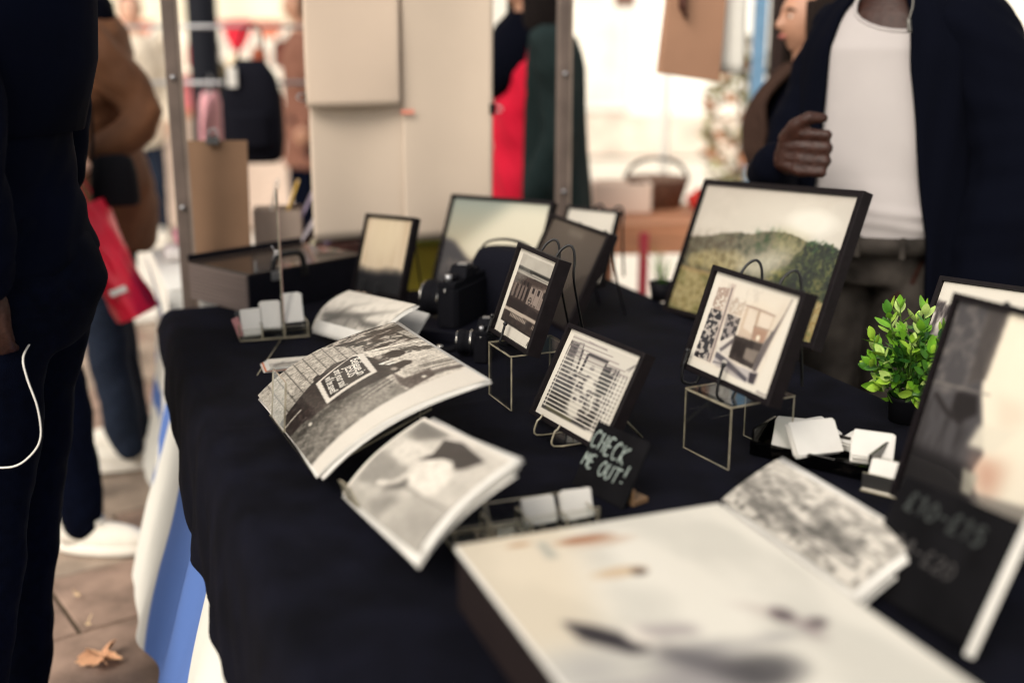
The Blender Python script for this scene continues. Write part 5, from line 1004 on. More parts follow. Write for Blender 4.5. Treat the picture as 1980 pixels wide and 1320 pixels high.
# --- leaves fallen on the paving
M_DRY = mat('dry_maple_leaf', (.86, .44, .25), .75, .2, var=.35, vscale=14); M_DRY2 = mat('pale_dry_leaf', (.78, .58, .36), .75, .2, var=.3, vscale=20)
def maple(label, x, y, s, rz, m):
    t = thing('fallen_leaf', label, 'leaf', at(x, y, .006, rz), 'leaves fallen on the paving'); pts = []
    for i in range(60):
        a = 2 * PI * i / 60; r = .45 + .38 * abs(math.cos(2.5 * a)) ** 1.6 + .07 * math.cos(25 * a); r *= .55 if abs(a - PI * 1.5) < .25 else 1
        pts.append((r * math.cos(a + PI / 2 - PI / 5 * 0), r * math.sin(a + PI / 2)))
    g = G(); vs = [(0, 0, .012)] ; rings = (.35, .7, 1)
    for k in rings: vs += [(p[0] * s * k, p[1] * s * k, .006 + .035 * (s / .08) * k * k * (.5 + .5 * math.sin(3.1 * math.atan2(p[1], p[0]) + 1)) * .8) for p in pts]
    n = 60; fs = [(0, 1 + i, 1 + (i + 1) % n) for i in range(n)] + [(1 + r_ * n + i, 1 + (r_ + 1) * n + i, 1 + (r_ + 1) * n + (i + 1) % n, 1 + r_ * n + (i + 1) % n) for r_ in range(2) for i in range(n)]
    g.add(vs, fs, 0, True); g.build('blade', m, t); g = G(); g.tube(smooth([(0, 0, .012), (-.2 * s, -.6 * s, .02), (-.4 * s, -1.2 * s, .03)], 4), .0013, 5); g.build('stalk', m, t)
maple('curled brown and cream maple leaf on the paving', -0.935, 2.315, .062, R(50), M_DRY)
for q_, (x_, y_, z_) in enumerate(((-1.10, 2.62, .012), (-.98, 2.75, .010), (-1.02, 2.47, .009), (-.90, 2.64, .008))): maple(('tiny dry leaf scrap left of the curled maple leaf', 'tiny dry leaf scrap farthest back on the paving', 'tiny dry leaf scrap between the maple leaf and the sneaker', 'tiny dry leaf scrap beside the small pale leaf')[q_], x_, y_, z_, q_ * 1.3, M_DRY2)
maple('small pale leaf on the paving next to the striped skirt', -0.868, 2.52, .026, R(150), M_DRY2)

# ------------------------------------------------------------------ people
def head_fn(d):
    if d.y < .3:
        f = max(0, -d.y + .1)
        k = 1 + .26 * math.exp(-(d.x / .13) ** 2 - ((d.z + .16) / .13) ** 2) * f + .10 * math.exp(-(d.x / .09) ** 2 - ((d.z - .02) / .14) ** 2) * f
        k += .05 * math.exp(-(d.x / .35) ** 2 - ((d.z - .25) / .10) ** 2) * f
        k -= .09 * (math.exp(-((d.x - .33) / .15) ** 2 - ((d.z - .07) / .10) ** 2) + math.exp(-((d.x + .33) / .15) ** 2 - ((d.z - .07) / .10) ** 2)) * f
        k += .07 * math.exp(-(d.x / .22) ** 2 - ((d.z + .46) / .06) ** 2) * f + .06 * math.exp(-(d.x / .20) ** 2 - ((d.z + .58) / .05) ** 2) * f
        k += .15 * math.exp(-(d.x / .28) ** 2 - ((d.z + .80) / .14) ** 2) * f
    else: k = 1
    if d.z < -.2: k *= 1 - .16 * min(1, (-.2 - d.z)) * (1 if d.y > -.2 else .4)
    return k
def folds(o, amp, seed=0.0):
    me = o.data; n = len(me.vertices); co = np.empty(n * 3, np.float32); no = np.empty(n * 3, np.float32)
    me.vertices.foreach_get('co', co); me.vertices.foreach_get('normal', no); c = co.reshape(-1, 3); x, y, z = c.T
    d = np.sin(30 * z + 7 * np.sin(6 * x + seed) + 5 * np.sin(7 * y - seed)) ** 3 * .7 + np.sin(52 * z - 24 * y + 16 * x + seed) * .25 + np.sin(17 * x + 13 * y - 21 * z + seed) * .5
    c += no.reshape(-1, 3) * (amp * d)[:, None]; me.vertices.foreach_set('co', c.ravel()); me.update()
def hand(g, wr, dr, nrm, side, curl=.5, s=1.0):
    """wrist, direction of the fingers, palm-facing normal, side = direction of the thumb"""
    d, n = Vector(dr).normalized(), Vector(nrm).normalized(); t = Vector(side); t = (t - d * t.dot(d)).normalized(); w_ = Vector(wr)
    M = Matrix((t, d, n)).transposed()
    g.ell(w_ + d * .045 * s, (.038 * s, .056 * s, .016 * s), 14, 10, M=M.to_4x4()); g.tube([w_ - d * .02, w_ + d * .03 * s], [.026 * s, .024 * s], 10)
    for i, (o_, l_) in enumerate(((.028, .066), (.010, .074), (-.009, .069), (-.027, .053))):
        p = w_ + d * (.082 - .004 * abs(i - 1)) * s + t * o_ * s; pts = [p - d * .03 * s, p]; a = 0
        for q, f in enumerate((.45, .32, .23)):
            a += curl * (.7 + .2 * q + .08 * i); p = p + (d * math.cos(a) + n * math.sin(a)) * l_ * f * s; pts.append(p)
        g.tube(pts, [.010 * s, .0098 * s, .009 * s, .0082 * s, .0065 * s], 8); g.ell(pts[-1], (.0066 * s,) * 3, 8, 6)
    p = w_ + d * .025 * s + t * .028 * s; pts = [p - t * .01, p + (t * .6 + d * .8) * .034 * s + n * .010 * s, p + (t * .5 + d * 1.0) * .058 * s + n * .022 * s, p + (t * .3 + d * 1.1) * .076 * s + n * .03 * s]
    g.tube(pts, [.016 * s, .013 * s, .011 * s, .008 * s], 8); g.ell(pts[-1], (.0082 * s,) * 3, 8, 6)
def limb(g, pts, rs):
    g.tube(smooth(pts, 4), [rs[min(int(i / 4), len(rs) - 2)] * (1 - (i % 4) / 4) + rs[min(int(i / 4) + 1, len(rs) - 1)] * ((i % 4) / 4) if i < 4 * (len(pts) - 1) else rs[-1] for i in range(4 * (len(pts) - 1) + 1)], 12)
    for p, r in ((pts[0], rs[0]), (pts[-1], rs[-1])): g.ell(p, (r,) * 3, 12, 8)
SKIN = {'pale': mat('pale_skin', (.62, .36, .25), .5, .4, var=.08), 'brown': mat('brown_skin', (.030, .0098, .0058), .5, .3, var=.3, vscale=90, bump=.5, bscale=120), 'mid': mat('tan_skin', (.42, .22, .14), .5, .4, var=.1)}
DEF = dict(R=((-.215, .03, 1.13), (-.22, -.06, .89)), L=((.215, .03, 1.13), (.22, -.06, .89)), legR=((-.095, -.02, .49), (-.10, .02, .085)), legL=((.095, -.02, .49), (.10, .02, .085)), curl=.4)
def figure(label, x, y, rz, H, skin, top, bottom, shoe, hair=None, pose=None, long_hair=False, coat_len=.86, sleeve=1.0, lean_=0.0, bulk=1.0, extra=None, hands=True, group=None, voxel=.0075):
    P = dict(DEF); P.update(pose or {}); s = H / 1.75
    t = thing('person', label, 'person', at(x, y, 0, R(rz)), group)
    S = lambda p: Vector(p) * s
    g = G(); sec = [(0, .0, .82, .150, .105), (0, .012, .92, .165, .125), (0, .0, 1.05, .138, .102), (0, 0, 1.2, .155, .112), (0, .0, 1.35, .172, .105), (0, .008, 1.43, .13, .082), (0, .012, 1.475, .062, .062), (0, .0, 1.55, .054, .058), (0, -.004, 1.60, .05, .055)]
    g.loft([tuple(v * s for v in q) for q in sec], 24)
    g.ell(S((0, -.012, 1.645)), (.073 * s, .092 * s, .115 * s), 56, 44, fn=head_fn)
    for q in (-1, 1): g.ell(S((q * .074, .005, 1.64)), (.010 * s, .018 * s, .030 * s), 10, 8)
    for k, q in (('R', -1), ('L', 1)):
        e, w_ = P[k]; sh = (q * .165, .01, 1.405)
        if not (extra and k == 'R' and extra.get('noR')): limb(g, [S(sh), S(e), S(w_)], [.052 * s, .043 * s, .028 * s])
        if hands and not (extra and k == 'R' and extra.get('noR')):
            dv = (Vector(w_) - Vector(e)).normalized(); hand(g, S(w_), dv, P.get('palm' + k, (-q, 0, 0)), P.get('thumb' + k, (0, -1, 0)), P['curl'], s)
        kn, an = P['leg' + k]; limb(g, [S((q * .085, 0, .88)), S(kn), S(an)], [.085 * s, .058 * s, .040 * s])
        fa = S(an); g.ell(fa + S((0, -.05, -.045)), (.040 * s, .12 * s, .038 * s), 12, 8)
    if extra and extra.get('fn'): extra['fn'](g)
    remeshed('body', g, voxel, skin, t, 2)
    if top:
        g = G(); b = bulk
        cs = [(0, .0, coat_len, .182 * b, .140 * b), (0, .012, .95, .180 * b, .142 * b), (0, .0, 1.06, .158 * b, .120 * b), (0, 0, 1.2, .172 * b, .128 * b), (0, .0, 1.35, .187 * b, .121 * b), (0, .008, 1.435, .140 * b, .096 * b), (0, .010, 1.485, .075, .074)]
        if coat_len > .93: cs.pop(1)
        g.loft([tuple(v * s for v in q) for q in cs], 28)
        for k, q in (('R', -1), ('L', 1)):
            e, w_ = Vector(P[k][0]), Vector(P[k][1]); en = e + (w_ - e) * (.97 * sleeve); limb(g, [S((q * .160, .01, 1.405)), S(e), S(en)], [.066 * s * b, .056 * s * b, .043 * s * b])
        folds(remeshed('top', g, .011, top, t, 4), .0075, x)
    if bottom:
        g = G(); g.loft([tuple(v * s for v in q) for q in [(0, 0, .80, .158, .112), (0, .014, .90, .176, .140), (0, .006, 1.0, .158, .118), (0, 0, 1.03, .150, .112)]], 28)
        for k, q in (('R', -1), ('L', 1)):
            kn, an = P['leg' + k]; limb(g, [S((q * .088, .01, .86)), S(kn), S(an)], [.094 * s, .073 * s, .060 * s])
        folds(remeshed('trousers', g, .011, bottom, t, 4), .0045, y)
    for k in 'RL':
        an = S(P['leg' + k][1]); an.z = 0
        def shoe_fn(a, i, z): return 1 + .10 * (1 if math.sin(a) < 0 else 0) * 0
        g = G(); g.loft([(an.x, an.y - .055 * s, z, .050 * s * k_, .142 * s * k_) for z, k_ in ((0.004, .96), (.012, 1), (.030, 1.0), (.034, .97))], 28); sh = g.build('shoe_sole', mat('white_rubber_sole', (.74, .70, .62), .7, .3), t)
        g = G(); g.ell((an.x, an.y - .065 * s, .036), (.047 * s, .132 * s, .052 * s), 24, 12); g.loft([(an.x, an.y + (.012 - .25 * (z - .03)) * s, z, .042 * s, .062 * s) for z in (.03, .06, .10)], 20)
        g.build('shoe', shoe, t)
        g = G()
        for q in range(4): g.tube([(an.x - .024 * s, an.y - (.045 + .022 * q) * s, .089 - .006 * q), (an.x + .024 * s, an.y - (.05 + .022 * q) * s, .090 - .006 * q)], .0035, 5)
        g.build('laces', shoe, t)
    for q in (-1, 1):
        g = G(); g.ell(S((q * .027, -.086, 1.653)), (.012 * s, .009 * s, .0075 * s), 12, 8); ey = g.build('eye', mat('eye_white', (.6, .56, .5), .2, .5), t)
        g = G(); g.ell(S((q * .027, -.0945, 1.653)), (.0055 * s, .0025 * s, .0055 * s), 10, 6); g.build('iris', mat('dark_iris', (.02, .012, .008), .2, .6), ey)
        g = G(); g.tube([S((q * .012, -.100, 1.672)), S((q * .03, -.097, 1.678)), S((q * .048, -.080, 1.670))], [.003, .004, .002], 6); g.build('eyebrow', hair or MATS['dark_iris'], t)
    g = G(); g.tube([S((-.024, -.099, 1.590)), S((0, -.106, 1.592)), S((.024, -.099, 1.590))], [.003, .0065, .003], 8); g.build('lips', mat('lips', (.34, .10, .08), .4, .4), t)
    if hair:
        g = G()
        def hf(d):
            face = 1 if (d.y < -.35 and d.z < .55) else 0
            return (1.0 if not face else .82) * (1 + .03 * math.sin(9 * d.x + 5 * d.z) + .02 * math.sin(17 * d.y))
        g.ell(S((0, .010, 1.660)), (.086 * s, .102 * s, .118 * s), 40, 28, fn=hf)
        if long_hair:
            for i in range(22):
                a = PI * (-.16 + 1.32 * i / 21); rx, ry = .082 * s, .088 * s; x0, y0 = rx * math.cos(a), ry * math.sin(a) + .01 * s; l_ = rp.uniform(.30, .42)
                g.tube(smooth([(x0 * .9, y0 * .9, 1.70 * s), (x0 * 1.08, y0 * 1.05, 1.62 * s), (x0 * 1.25, y0 * 1.15 + .005, 1.50 * s), (x0 * 1.35 + rp.uniform(-.02, .02), y0 * 1.3, (1.62 - l_) * s)], 4), [.024 * s] * 9 + [.020 * s, .016 * s, .010 * s, .004 * s], 7)
        g.build('hair', hair, t)
    return t
M_NAVY = mat('near_black_navy_cloth', (.0012, .0021, .0072), .92, .04, var=.3, vscale=7, bump=.4, bscale=12)
M_NAVY2 = mat('black_denim', (.0012, .0021, .0070), .9, .04, var=.3, vscale=50, bump=.3, bscale=500)
M_BROWN = mat('brown_jacket', (.115, .047, .020), .75, .25, var=.25, vscale=9, bump=.5, bscale=9)
M_JEANS = mat('dark_blue_denim', (.009, .015, .030), .85, .2, var=.3, vscale=60)
M_JEANSG = mat('worn_charcoal_denim', (.042, .036, .031), .85, .12, var=.6, vscale=14, bump=.5, bscale=30)
M_SHOEW = mat('white_canvas_shoe', (.64, .60, .52), .75, .25, var=.05)
M_HAIRD = mat('dark_brown_hair', (.008, .0055, .005), .75, .1, var=.4, vscale=60, stretch=(8, 8, .5)); M_HAIRB = mat('brown_hair', (.012, .0075, .0058), .75, .1, var=.5, vscale=60, stretch=(8, 8, .5))
M_TEE = mat('white_cotton_tee', (.385, .355, .345), .9, .2, var=.05, vscale=5, bump=.35, bscale=7)
M_REDD = mat('red_knit', (.58, .004, .03), .8, .25, var=.12, vscale=5); M_GREEN = mat('dark_green_coat', (.009, .019, .019), .85, .2, var=.3, vscale=6); M_COATB = mat('black_wool_coat', (.0012, .0017, .0048), .95, .06)

figure('person in near black clothes standing closest at the left edge, back to the table', -0.885, 1.955, -90, 1.86, SKIN['brown'], M_NAVY, M_NAVY2, mat('black_leather_shoe', (.01, .01, .012), .5, .4), M_HAIRD,
       pose=dict(L=((.212, .065, 1.13), (.188, .050, .94)), R=((-.21, .03, 1.13), (-.21, -.07, .89)), legL=((.09, -.05, .49), (.10, -.13, .085)), legR=((-.09, -.06, .49), (-.10, -.12, .085))), coat_len=.93, bulk=.96)
nr_ = [o for o in C.objects if o.get('label', '').startswith('person in near black')][0]
g = G(); g.loft([(0, .015, z, rx, ry) for z, rx, ry in ((1.22, .17, .13), (1.34, .205, .165), (1.46, .20, .180), (1.56, .175, .180), (1.66, .13, .14), (1.70, .06, .07))], 32, fn=lambda a, i, z: 1 + .02 * math.sin(5 * a + 9 * z)); g.build('hood', M_NAVY, nr_)
t = thing('earphone_cord', 'thin white earphone cord hanging in front of the dark clothes at left', 'cord')
g = G(); g.tube(smooth([(-0.8, 1.83, 0.885), (-0.792, 1.775, 0.872), (-0.783, 1.761, 0.841), (-0.769, 1.755, 0.794), (-0.769, 1.755, 0.745), (-0.787, 1.755, 0.714), (-0.821, 1.755, 0.692), (-0.878, 1.766, 0.69), (-0.93, 1.79, 0.7), (-0.95, 1.86, 0.71)], 6), .0017, 6); g.build('cord', M_PAPER, t)
figure('person in dark trousers and white sneakers mostly hidden behind the near dark figure', -1.33, 3.02, 84, 1.70, SKIN['mid'], M_NAVY, M_NAVY2, M_SHOEW, M_HAIRD, pose=dict(legR=((-.095, -.13, .50), (-.10, -.16, .085)), legL=((.095, .03, .49), (.10, .14, .085))), coat_len=.84)
ph_ = figure('person in a brown jacket and dark jeans looking at a phone', -1.300, 3.62, -78, 1.70, SKIN['pale'], M_BROWN, M_JEANS, M_SHOEW, M_HAIRD, pose=dict(L=((.23, .17, 1.19), (.245, .03, 1.075)), R=((-.20, .05, 1.14), (-.06, -.20, 1.12)), palmL=(-.4, 0, 1), palmR=(.4, 0, 1), thumbL=(-.7, 0, .6), curl=.6), coat_len=.74, bulk=1.12)
g = G(); g.loft([(0, -.01, z, rx, ry) for z, rx, ry in ((1.36, .10, .09), (1.39, .115, .105), (1.44, .10, .095), (1.48, .085, .085), (1.50, .07, .07))], 28, fn=lambda a, i, z: 1 + .06 * math.sin(6 * a + 40 * z)); g.build('scarf', M_COATB, ph_)
t = thing('phone', 'dark phone held in the hands of the person in the brown jacket', 'phone', at(-1.335, 3.365, 1.055, R(10)) @ RX(55)); g = G(); g.box((0, 0, 0), (.07, .145, .008)); g.build('phone_body', M_CAMB, t, bevel=.002); g = G(); g.box((0, 0, .0045), (.064, .136, .001)); g.build('screen', M_LENSG, t)
M_REDBAG = mat('red_plastic_bag', (.62, .008, .035), .35, .5, var=.15, vscale=6, bump=.5, bscale=8)
t = thing('carrier_bag', 'red carrier bag with small white print hanging at the left', 'bag', Matrix.Translation((-1.158, 3.24, .745)) @ RY(-22))
def bagfn(a, b):
    ang = 2 * PI * a; r = 1 + .10 * math.sin(3 * ang + 6 * b) + .06 * math.sin(7 * ang - 9 * b) + .04 * math.sin(13 * ang + 17 * b); w_ = .052 + .008 * b; return (w_ * r * math.cos(ang), .085 * r * math.sin(ang) * (1 - .25 * b), .18 - .345 * b)
g = G(); g.grid(bagfn, 40, 20); g.poly([bagfn(i / 40, 1) for i in range(40)]); g.build('bag_body', M_REDBAG, t)
g = G(); g.box((-.026, -.086, .115), (.034, .004, .05)); g.build('white_print', M_PAPER, t); g = G(); g.box((.012, -.079, -.075), (.05, .004, .018)); g.build('white_print', M_PAPER, t)
for y_ in (-.04, .04): g = G(); g.tube(smooth([(-.03, y_, .17), (-.02, y_ * .5, .27), (0, 0, .30), (.02, y_ * .5, .27), (.03, y_, .17)], 4), .004, 6); g.build('bag_handle', M_REDBAG, t)
t = thing('handbag', 'small black handbag beside the brown jacket', 'bag', at(-1.150, 3.30, .905, R(15)))
g = G(); g.loft([(0, 0, z, .068 * k, .04 * k) for z, k in ((0, .9), (.012, 1), (.09, .96), (.135, .8), (.145, .5))], 24); g.build('bag_body', M_CAMB, t)
g = G(); g.tube(smooth([(-.055, 0, .12), (-.05, 0, .28), (-.09, .06, .48)], 5), .006, 6); g.build('strap', M_CAMB, t)

# the seller: white tee, open black jacket, one fist closed on its edge
SX, SY, SR = 0.885, 2.76, R(-30)
SM = at(SX, SY, 0, SR); SMi = SM.inverted()
def seller_hand(g):
    L_ = lambda p: SMi @ Vector((p[0] * 1.058, p[1] * 1.058, 1.37 + (p[2] - 1.37) * 1.058))
    limb(g, [L_((.552, 2.46, 1.10)), L_((.566, 2.415, 1.125))], [.028, .027])
    g.ell(L_((.576, 2.392, 1.142)), (.030, .020, .050), 14, 10, M=(SMi.to_3x3() @ Matrix.Rotation(R(-38), 3, 'Z')).to_4x4())
    for i, z in enumerate((1.184, 1.157, 1.131, 1.108)):
        k = (0, .004, .002, -.006)[i]; pts = [(.562, 2.392, 1.15 + (z - 1.15) * .7), (.594 + k * .5, 2.362, z), (.641 + k, 2.345, z - .002), (.652 + k, 2.372, z - .004), (.625 + k, 2.392, z - .005)]
        g.tube([L_(p) for p in pts], [.014, .0135, .0118, .0108, .0085], 10); g.ell(L_(pts[2]), (.0124,) * 3, 10, 8)
    pts = [(.566, 2.395, 1.165), (.580, 2.368, 1.200), (.606, 2.350, 1.218), (.632, 2.348, 1.216)]; g.tube([L_(p) for p in pts], [.019, .0165, .0145, .011], 10); g.ell(L_(pts[-1]), (.0112,) * 3, 10, 8)
e_ = SMi @ Vector((.660, 2.80, 1.05)); w_ = SMi @ Vector((.590, 2.585, 1.10))
seller = figure('seller in a white tee and open black jacket holding the jacket edge behind the table', SX, SY, -30, 1.75, SKIN['brown'], None, M_JEANSG, M_SHOEW, M_HAIRD, pose=dict(R=(tuple(e_), tuple(w_)), L=((.29, .02, 1.13), (.27, -.03, .89)), legR=((-.075, -.02, .49), (-.07, .02, .085)), legL=((.075, -.02, .49), (.07, .02, .085))), extra=dict(noR=True, fn=seller_hand), voxel=.006)
g = G()
def teefold(a, i, z): return 1 + .018 * math.sin(3 * a + z * 30) * math.exp(-((z - 1.0) / .12) ** 2) + .05 * math.exp(-((z - .990 - .012 * math.sin(2 * a)) / .013) ** 2) + .045 * math.exp(-((z - .952 - .010 * math.sin(3 * a)) / .012) ** 2) + .012 * math.sin(2 * a - 14 * z) + .020 * math.exp(-((a + 2.0 + 1.6 * (z - 1.15)) / .10) ** 2) * math.exp(-((z - 1.1) / .12) ** 2) + .018 * math.exp(-((a + 1.35 - 1.2 * (z - 1.2)) / .09) ** 2) * math.exp(-((z - 1.22) / .12) ** 2)
zs = [.915 + .008 * i for i in range(20)] + [1.08 + .03 * i for i in range(12)]
def prof(z): return (np.interp(z, [.9, 1.0, 1.06, 1.2, 1.35, 1.42, 1.46], [.178, .176, .172, .178, .182, .150, .092]), np.interp(z, [.9, 1.0, 1.06, 1.2, 1.35, 1.42, 1.46], [.148, .148, .140, .134, .124, .098, .085]))
def ztop(a): d_ = abs((a + R(72) + PI) % (2 * PI) - PI); return 1.388 + .075 * min(1, d_ / R(62)) ** 2
def teept(a_, b_):
    a = 2 * PI * a_; z = .915 + (ztop(a) - .915) * b_; rx, ry = prof(z); k = teefold(a, 0, z); return (rx * k * math.cos(a), ry * k * math.sin(a), z)
g.grid(teept, 90, 60)
for q in (-1, 1): g.tube([(q * .12, .01, 1.38), (q * .17, .02, 1.28)], [.06, .058], 14)
tee = g.build('tee_shirt', M_TEE, seller); tee.modifiers.new('thick', 'SOLIDIFY').thickness = .003
g = G(); g.loft([(0, .0, z, *[v + .004 for v in prof(z)]) for z in (.885, .925)], 48, caps=False); g.build('waistband', M_JEANSG, seller).modifiers.new('thick', 'SOLIDIFY').thickness = .004
for x_ in (-.075, -.055):
    g = G(); g.tube([(x_, -.156 + 1.2 * x_ * x_, .905), (x_ - .004, -.154 + 1.2 * x_ * x_, .80), (x_ - .008, -.13, .72)], .0011, 6); g.build('seam', mat('tan_stitching', (.09, .05, .03), .8, .2), seller)
for x_ in (-.10, .0, .10):
    g = G(); g.box((x_, -.157 + 1.2 * x_ * x_, .905), (.012, .006, .05)); g.build('belt_loop', M_JEANSG, seller)
g = G(); ring = [(prof(ztop(a))[0] * math.cos(a), prof(ztop(a))[1] * math.sin(a), ztop(a)) for a in [2 * PI * q / 40 for q in range(41)]]; g.tube(ring, .0045, 8, caps=False); g.build('collar', M_TEE, seller)
def jk(a, i, z): return 1 + .022 * math.sin(9 * a + 5 * z) + .012 * math.sin(17 * a - 11 * z)
g = G(); js = [(.0, .02, z, np.interp(z, [.70, 1.0, 1.35, 1.43, 1.49], [.25, .222, .200, .165, .10]), np.interp(z, [.70, 1.0, 1.35, 1.43, 1.49], [.208, .190, .170, .135, .10])) for z in [.70 + .79 * i / 22 for i in range(23)]]
def jpt(a_, b_):
    z = .70 + .79 * b_; k_ = max(0, min(1, (1.32 - z) / .40)); lo, hi = R(-90 + 24 + 17 * k_), R(270 - 36 + 2 * k_); a = lo + (hi - lo) * a_; k = jk(a, 0, z)
    return (np.interp(z, [.70, 1.0, 1.35, 1.43, 1.49], [.25, .222, .200, .165, .10]) * k * math.cos(a), .02 + np.interp(z, [.70, 1.0, 1.35, 1.43, 1.49], [.208, .190, .170, .135, .10]) * k * math.sin(a), z)
g.grid(jpt, 80, 30); jb = g.build('jacket', M_COATB, seller); jb.modifiers.new('thick', 'SOLIDIFY').thickness = .012
for k, q in (('R', -1), ('L', 1)):
    P_ = (tuple(e_), tuple(w_)) if k == 'R' else ((.29, .02, 1.13), (.27, -.03, .80)); g = G(); limb(g, [((-.135 if k == 'R' else .175), (.05 if k == 'R' else .015), 1.385), P_[0], P_[1]], [.075, .064, .050] if k == 'R' else [.10, .105, .105]); folds(remeshed('sleeve', g, .011, M_COATB, seller, 4), .007)
g = G(); g.tube(smooth([(.075, -.150, 1.47), (.078, -.158, 1.44), (.074, -.166, 1.41), (.079, -.170, 1.385)], 5), [.0022] * 10 + [.0055] * 6, 8); g.build('zip_pull', mat('dull_zip_metal', (.10, .095, .085), .3, .5, metal=.8), seller)

figure('far passer-by in a rust coloured coat beyond the garment rail', -1.33, 7.4, -60, 1.68, SKIN['mid'], mat('rust_coat', (.17, .075, .05), .85, .2, var=.2), M_NAVY2, M_SHOEW, M_HAIRD, coat_len=.6, voxel=.014)
figure('far passer-by in a cream coat left of the brown stall post', -2.55, 7.9, 20, 1.66, SKIN['pale'], mat('cream_coat', (.62, .54, .43), .85, .2, var=.15), M_JEANS, M_SHOEW, M_HAIRD, coat_len=.7, voxel=.014)
# woman in profile behind the seller, and the woman in red and dark green behind the sheets
figure('woman with long brown hair in black seen in profile behind the seller', .838, 3.30, -78, 1.515, SKIN['mid'], M_COATB, M_COATB, M_SHOEW, M_HAIRB, long_hair=True, coat_len=.70, bulk=1.15, voxel=.006)
wm_ = [o for o in C.objects if o.get('label', '').startswith('woman with long brown')][0]
g = G()
for k in range(9): x0 = -.045 + .011 * k; g.tube(smooth([(x0 * 1.3 - .02, -.03 - .004 * k, 1.30), (x0 * 1.4 - .02, -.115 - .004 * k, 1.21), (x0 * 1.5 - .01, -.150, 1.12), (x0 * 1.1, -.150, 1.02)], 5), [.012] * 11 + [.009] * 3 + [.005] * 2, 6)
g.build('hair_lock', mat('light_brown_hair', (.040, .022, .016), .8, .1, var=.5, vscale=60, stretch=(8, 8, .5)), wm_)
t = thing('timber_post', 'dark brown timber post beside the pale blue post', 'post', at(1.165, 5.0, 0)); g = G(); g.box((0, 0, 1.2), (.13, .10, 2.4)); g.build('upright', mat('dark_brown_timber', (.018, .009, .007), .7, .2, var=.3, stretch=(10, 10, 1)), t, bevel=.004); g = G(); g.box((0, 0, .03), (.18, .14, .06)); g.build('base', M_POST, t)
wr = figure('woman in a red dress and open dark green coat behind the hanging paper sheets', .060, 3.98, -72, 1.68, SKIN['mid'], M_REDD, M_NAVY2, M_SHOEW, M_HAIRD, long_hair=True, coat_len=.60, bulk=1.05)
g = G(); js = [(.0, .03, z, np.interp(z, [.55, 1.0, 1.30, 1.38, 1.42], [.25, .205, .205, .17, .09]), np.interp(z, [.55, 1.0, 1.30, 1.38, 1.42], [.21, .165, .15, .12, .09])) for z in [.55 + .87 * i / 18 for i in range(19)]]
g.loft(js, 60, a0=R(-90 + 50), a1=R(270 - 50), fn=jk); g.build('coat', M_GREEN, wr).modifiers.new('thick', 'SOLIDIFY').thickness = .012
for k, q in (('R', -1), ('L', 1)): g = G(); limb(g, [(q * .16, .015, 1.345), (q * .22, .03, 1.09), (q * .215, -.05, .87)], [.08, .066, .052]); folds(remeshed('sleeve', g, .011, M_GREEN, wr, 4), .007)

g = G(); g.loft([(0, -.02 * q, z, rx, ry) for z, rx, ry, q in ((1.18, .05, .05, 5), (1.22, .10, .09, 4.5), (1.30, .14, .12, 2.5), (1.36, .13, .12, 1.5), (1.42, .10, .10, .5), (1.46, .07, .075, 0))], 28, fn=lambda a, i, z: 1 + .06 * math.sin(6 * a + 40 * z)); g.build('scarf', M_COATB, wr)

# ------------------------------------------------------------------ things hung at the right end of the rail, and the market beyond
t = thing('kraft_tote', 'brown kraft paper bag hung from the right end of the rail', 'paper bag', Matrix.Translation((.50, 3.318, 1.262)) @ RZ(17.8) @ RY(3))
g = G(); g.add([(-.092, -.018, .012), (.090, -.018, -.004), (.090, .018, -.004), (-.092, .018, .012), (-.068, -.004, .62), (.098, -.004, .62), (.098, .004, .62), (-.068, .004, .62)], [(0, 1, 5, 4), (1, 2, 6, 5), (2, 3, 7, 6), (3, 0, 4, 7), (3, 2, 1, 0), (4, 5, 6, 7)]); g.build('bag_body', mat('rosy_kraft_paper', (.36, .20, .125), .8, .2, var=.1, vscale=5, bump=.3, bscale=14), t)
g = G(); g.tube(smooth([(-.062, -.022, .30), (-.045, -.026, .24), (-.05, -.026, .20), (-.035, -.026, .165)], 4), [.018] * 6 + [.024] * 4 + [.012] * 3, 8, flat=.3); g.build('dark_print', mat('dark_brown_print', (.07, .028, .020), .7, .2), t)
for x_ in (-.04, .06): g = G(); g.tube([(x_, 0, .61), (x_ + .01, 0, .72)], .003, 6); g.build('bag_handle', M_POST, t)
t = thing('paper_sheet', 'narrow white paper sheet hung behind the brown kraft bag', 'paper sheet', Matrix.Translation((.628, 3.385, 1.282)) @ RZ(17.8)); g = G(); g.grid(lambda a, b: (-.045 + .09 * a, .006 * math.sin(5 * a + 3 * b), .70 * b - .012 * a * (1 - b)), 10, 20); g.build('sheet', mat('bright_white_paper', (.84, .82, .74), .8, .2), t).modifiers.new('thick', 'SOLIDIFY').thickness = .001
t = thing('blue_post', 'tall pale blue painted post beyond the stall at right', 'post', at(1.05, 5.0, 0)); g = G(); g.box((0, 0, 1.2), (.052, .06, 2.4)); g.build('upright', mat('pale_blue_paint', (.13, .25, .38), .6, .3, var=.15), t, bevel=.004); g = G(); g.box((0, 0, .02), (.16, .14, .04)); g.build('base', M_POST, t)
t = thing('hanging_sign', 'small brown sign hanging over the pale street', 'sign', at(.57, 6.0, 1.53)); g = G(); g.box((0, 0, .12), (.10, .02, .24)); g.build('board', mat('brown_sign', (.20, .12, .09), .7, .3), t)
for x_ in (-.03, .03): g = G(); g.tube([(x_, 0, .24), (x_, 0, .8)], .004, 6); g.build('cord', M_POST, t)
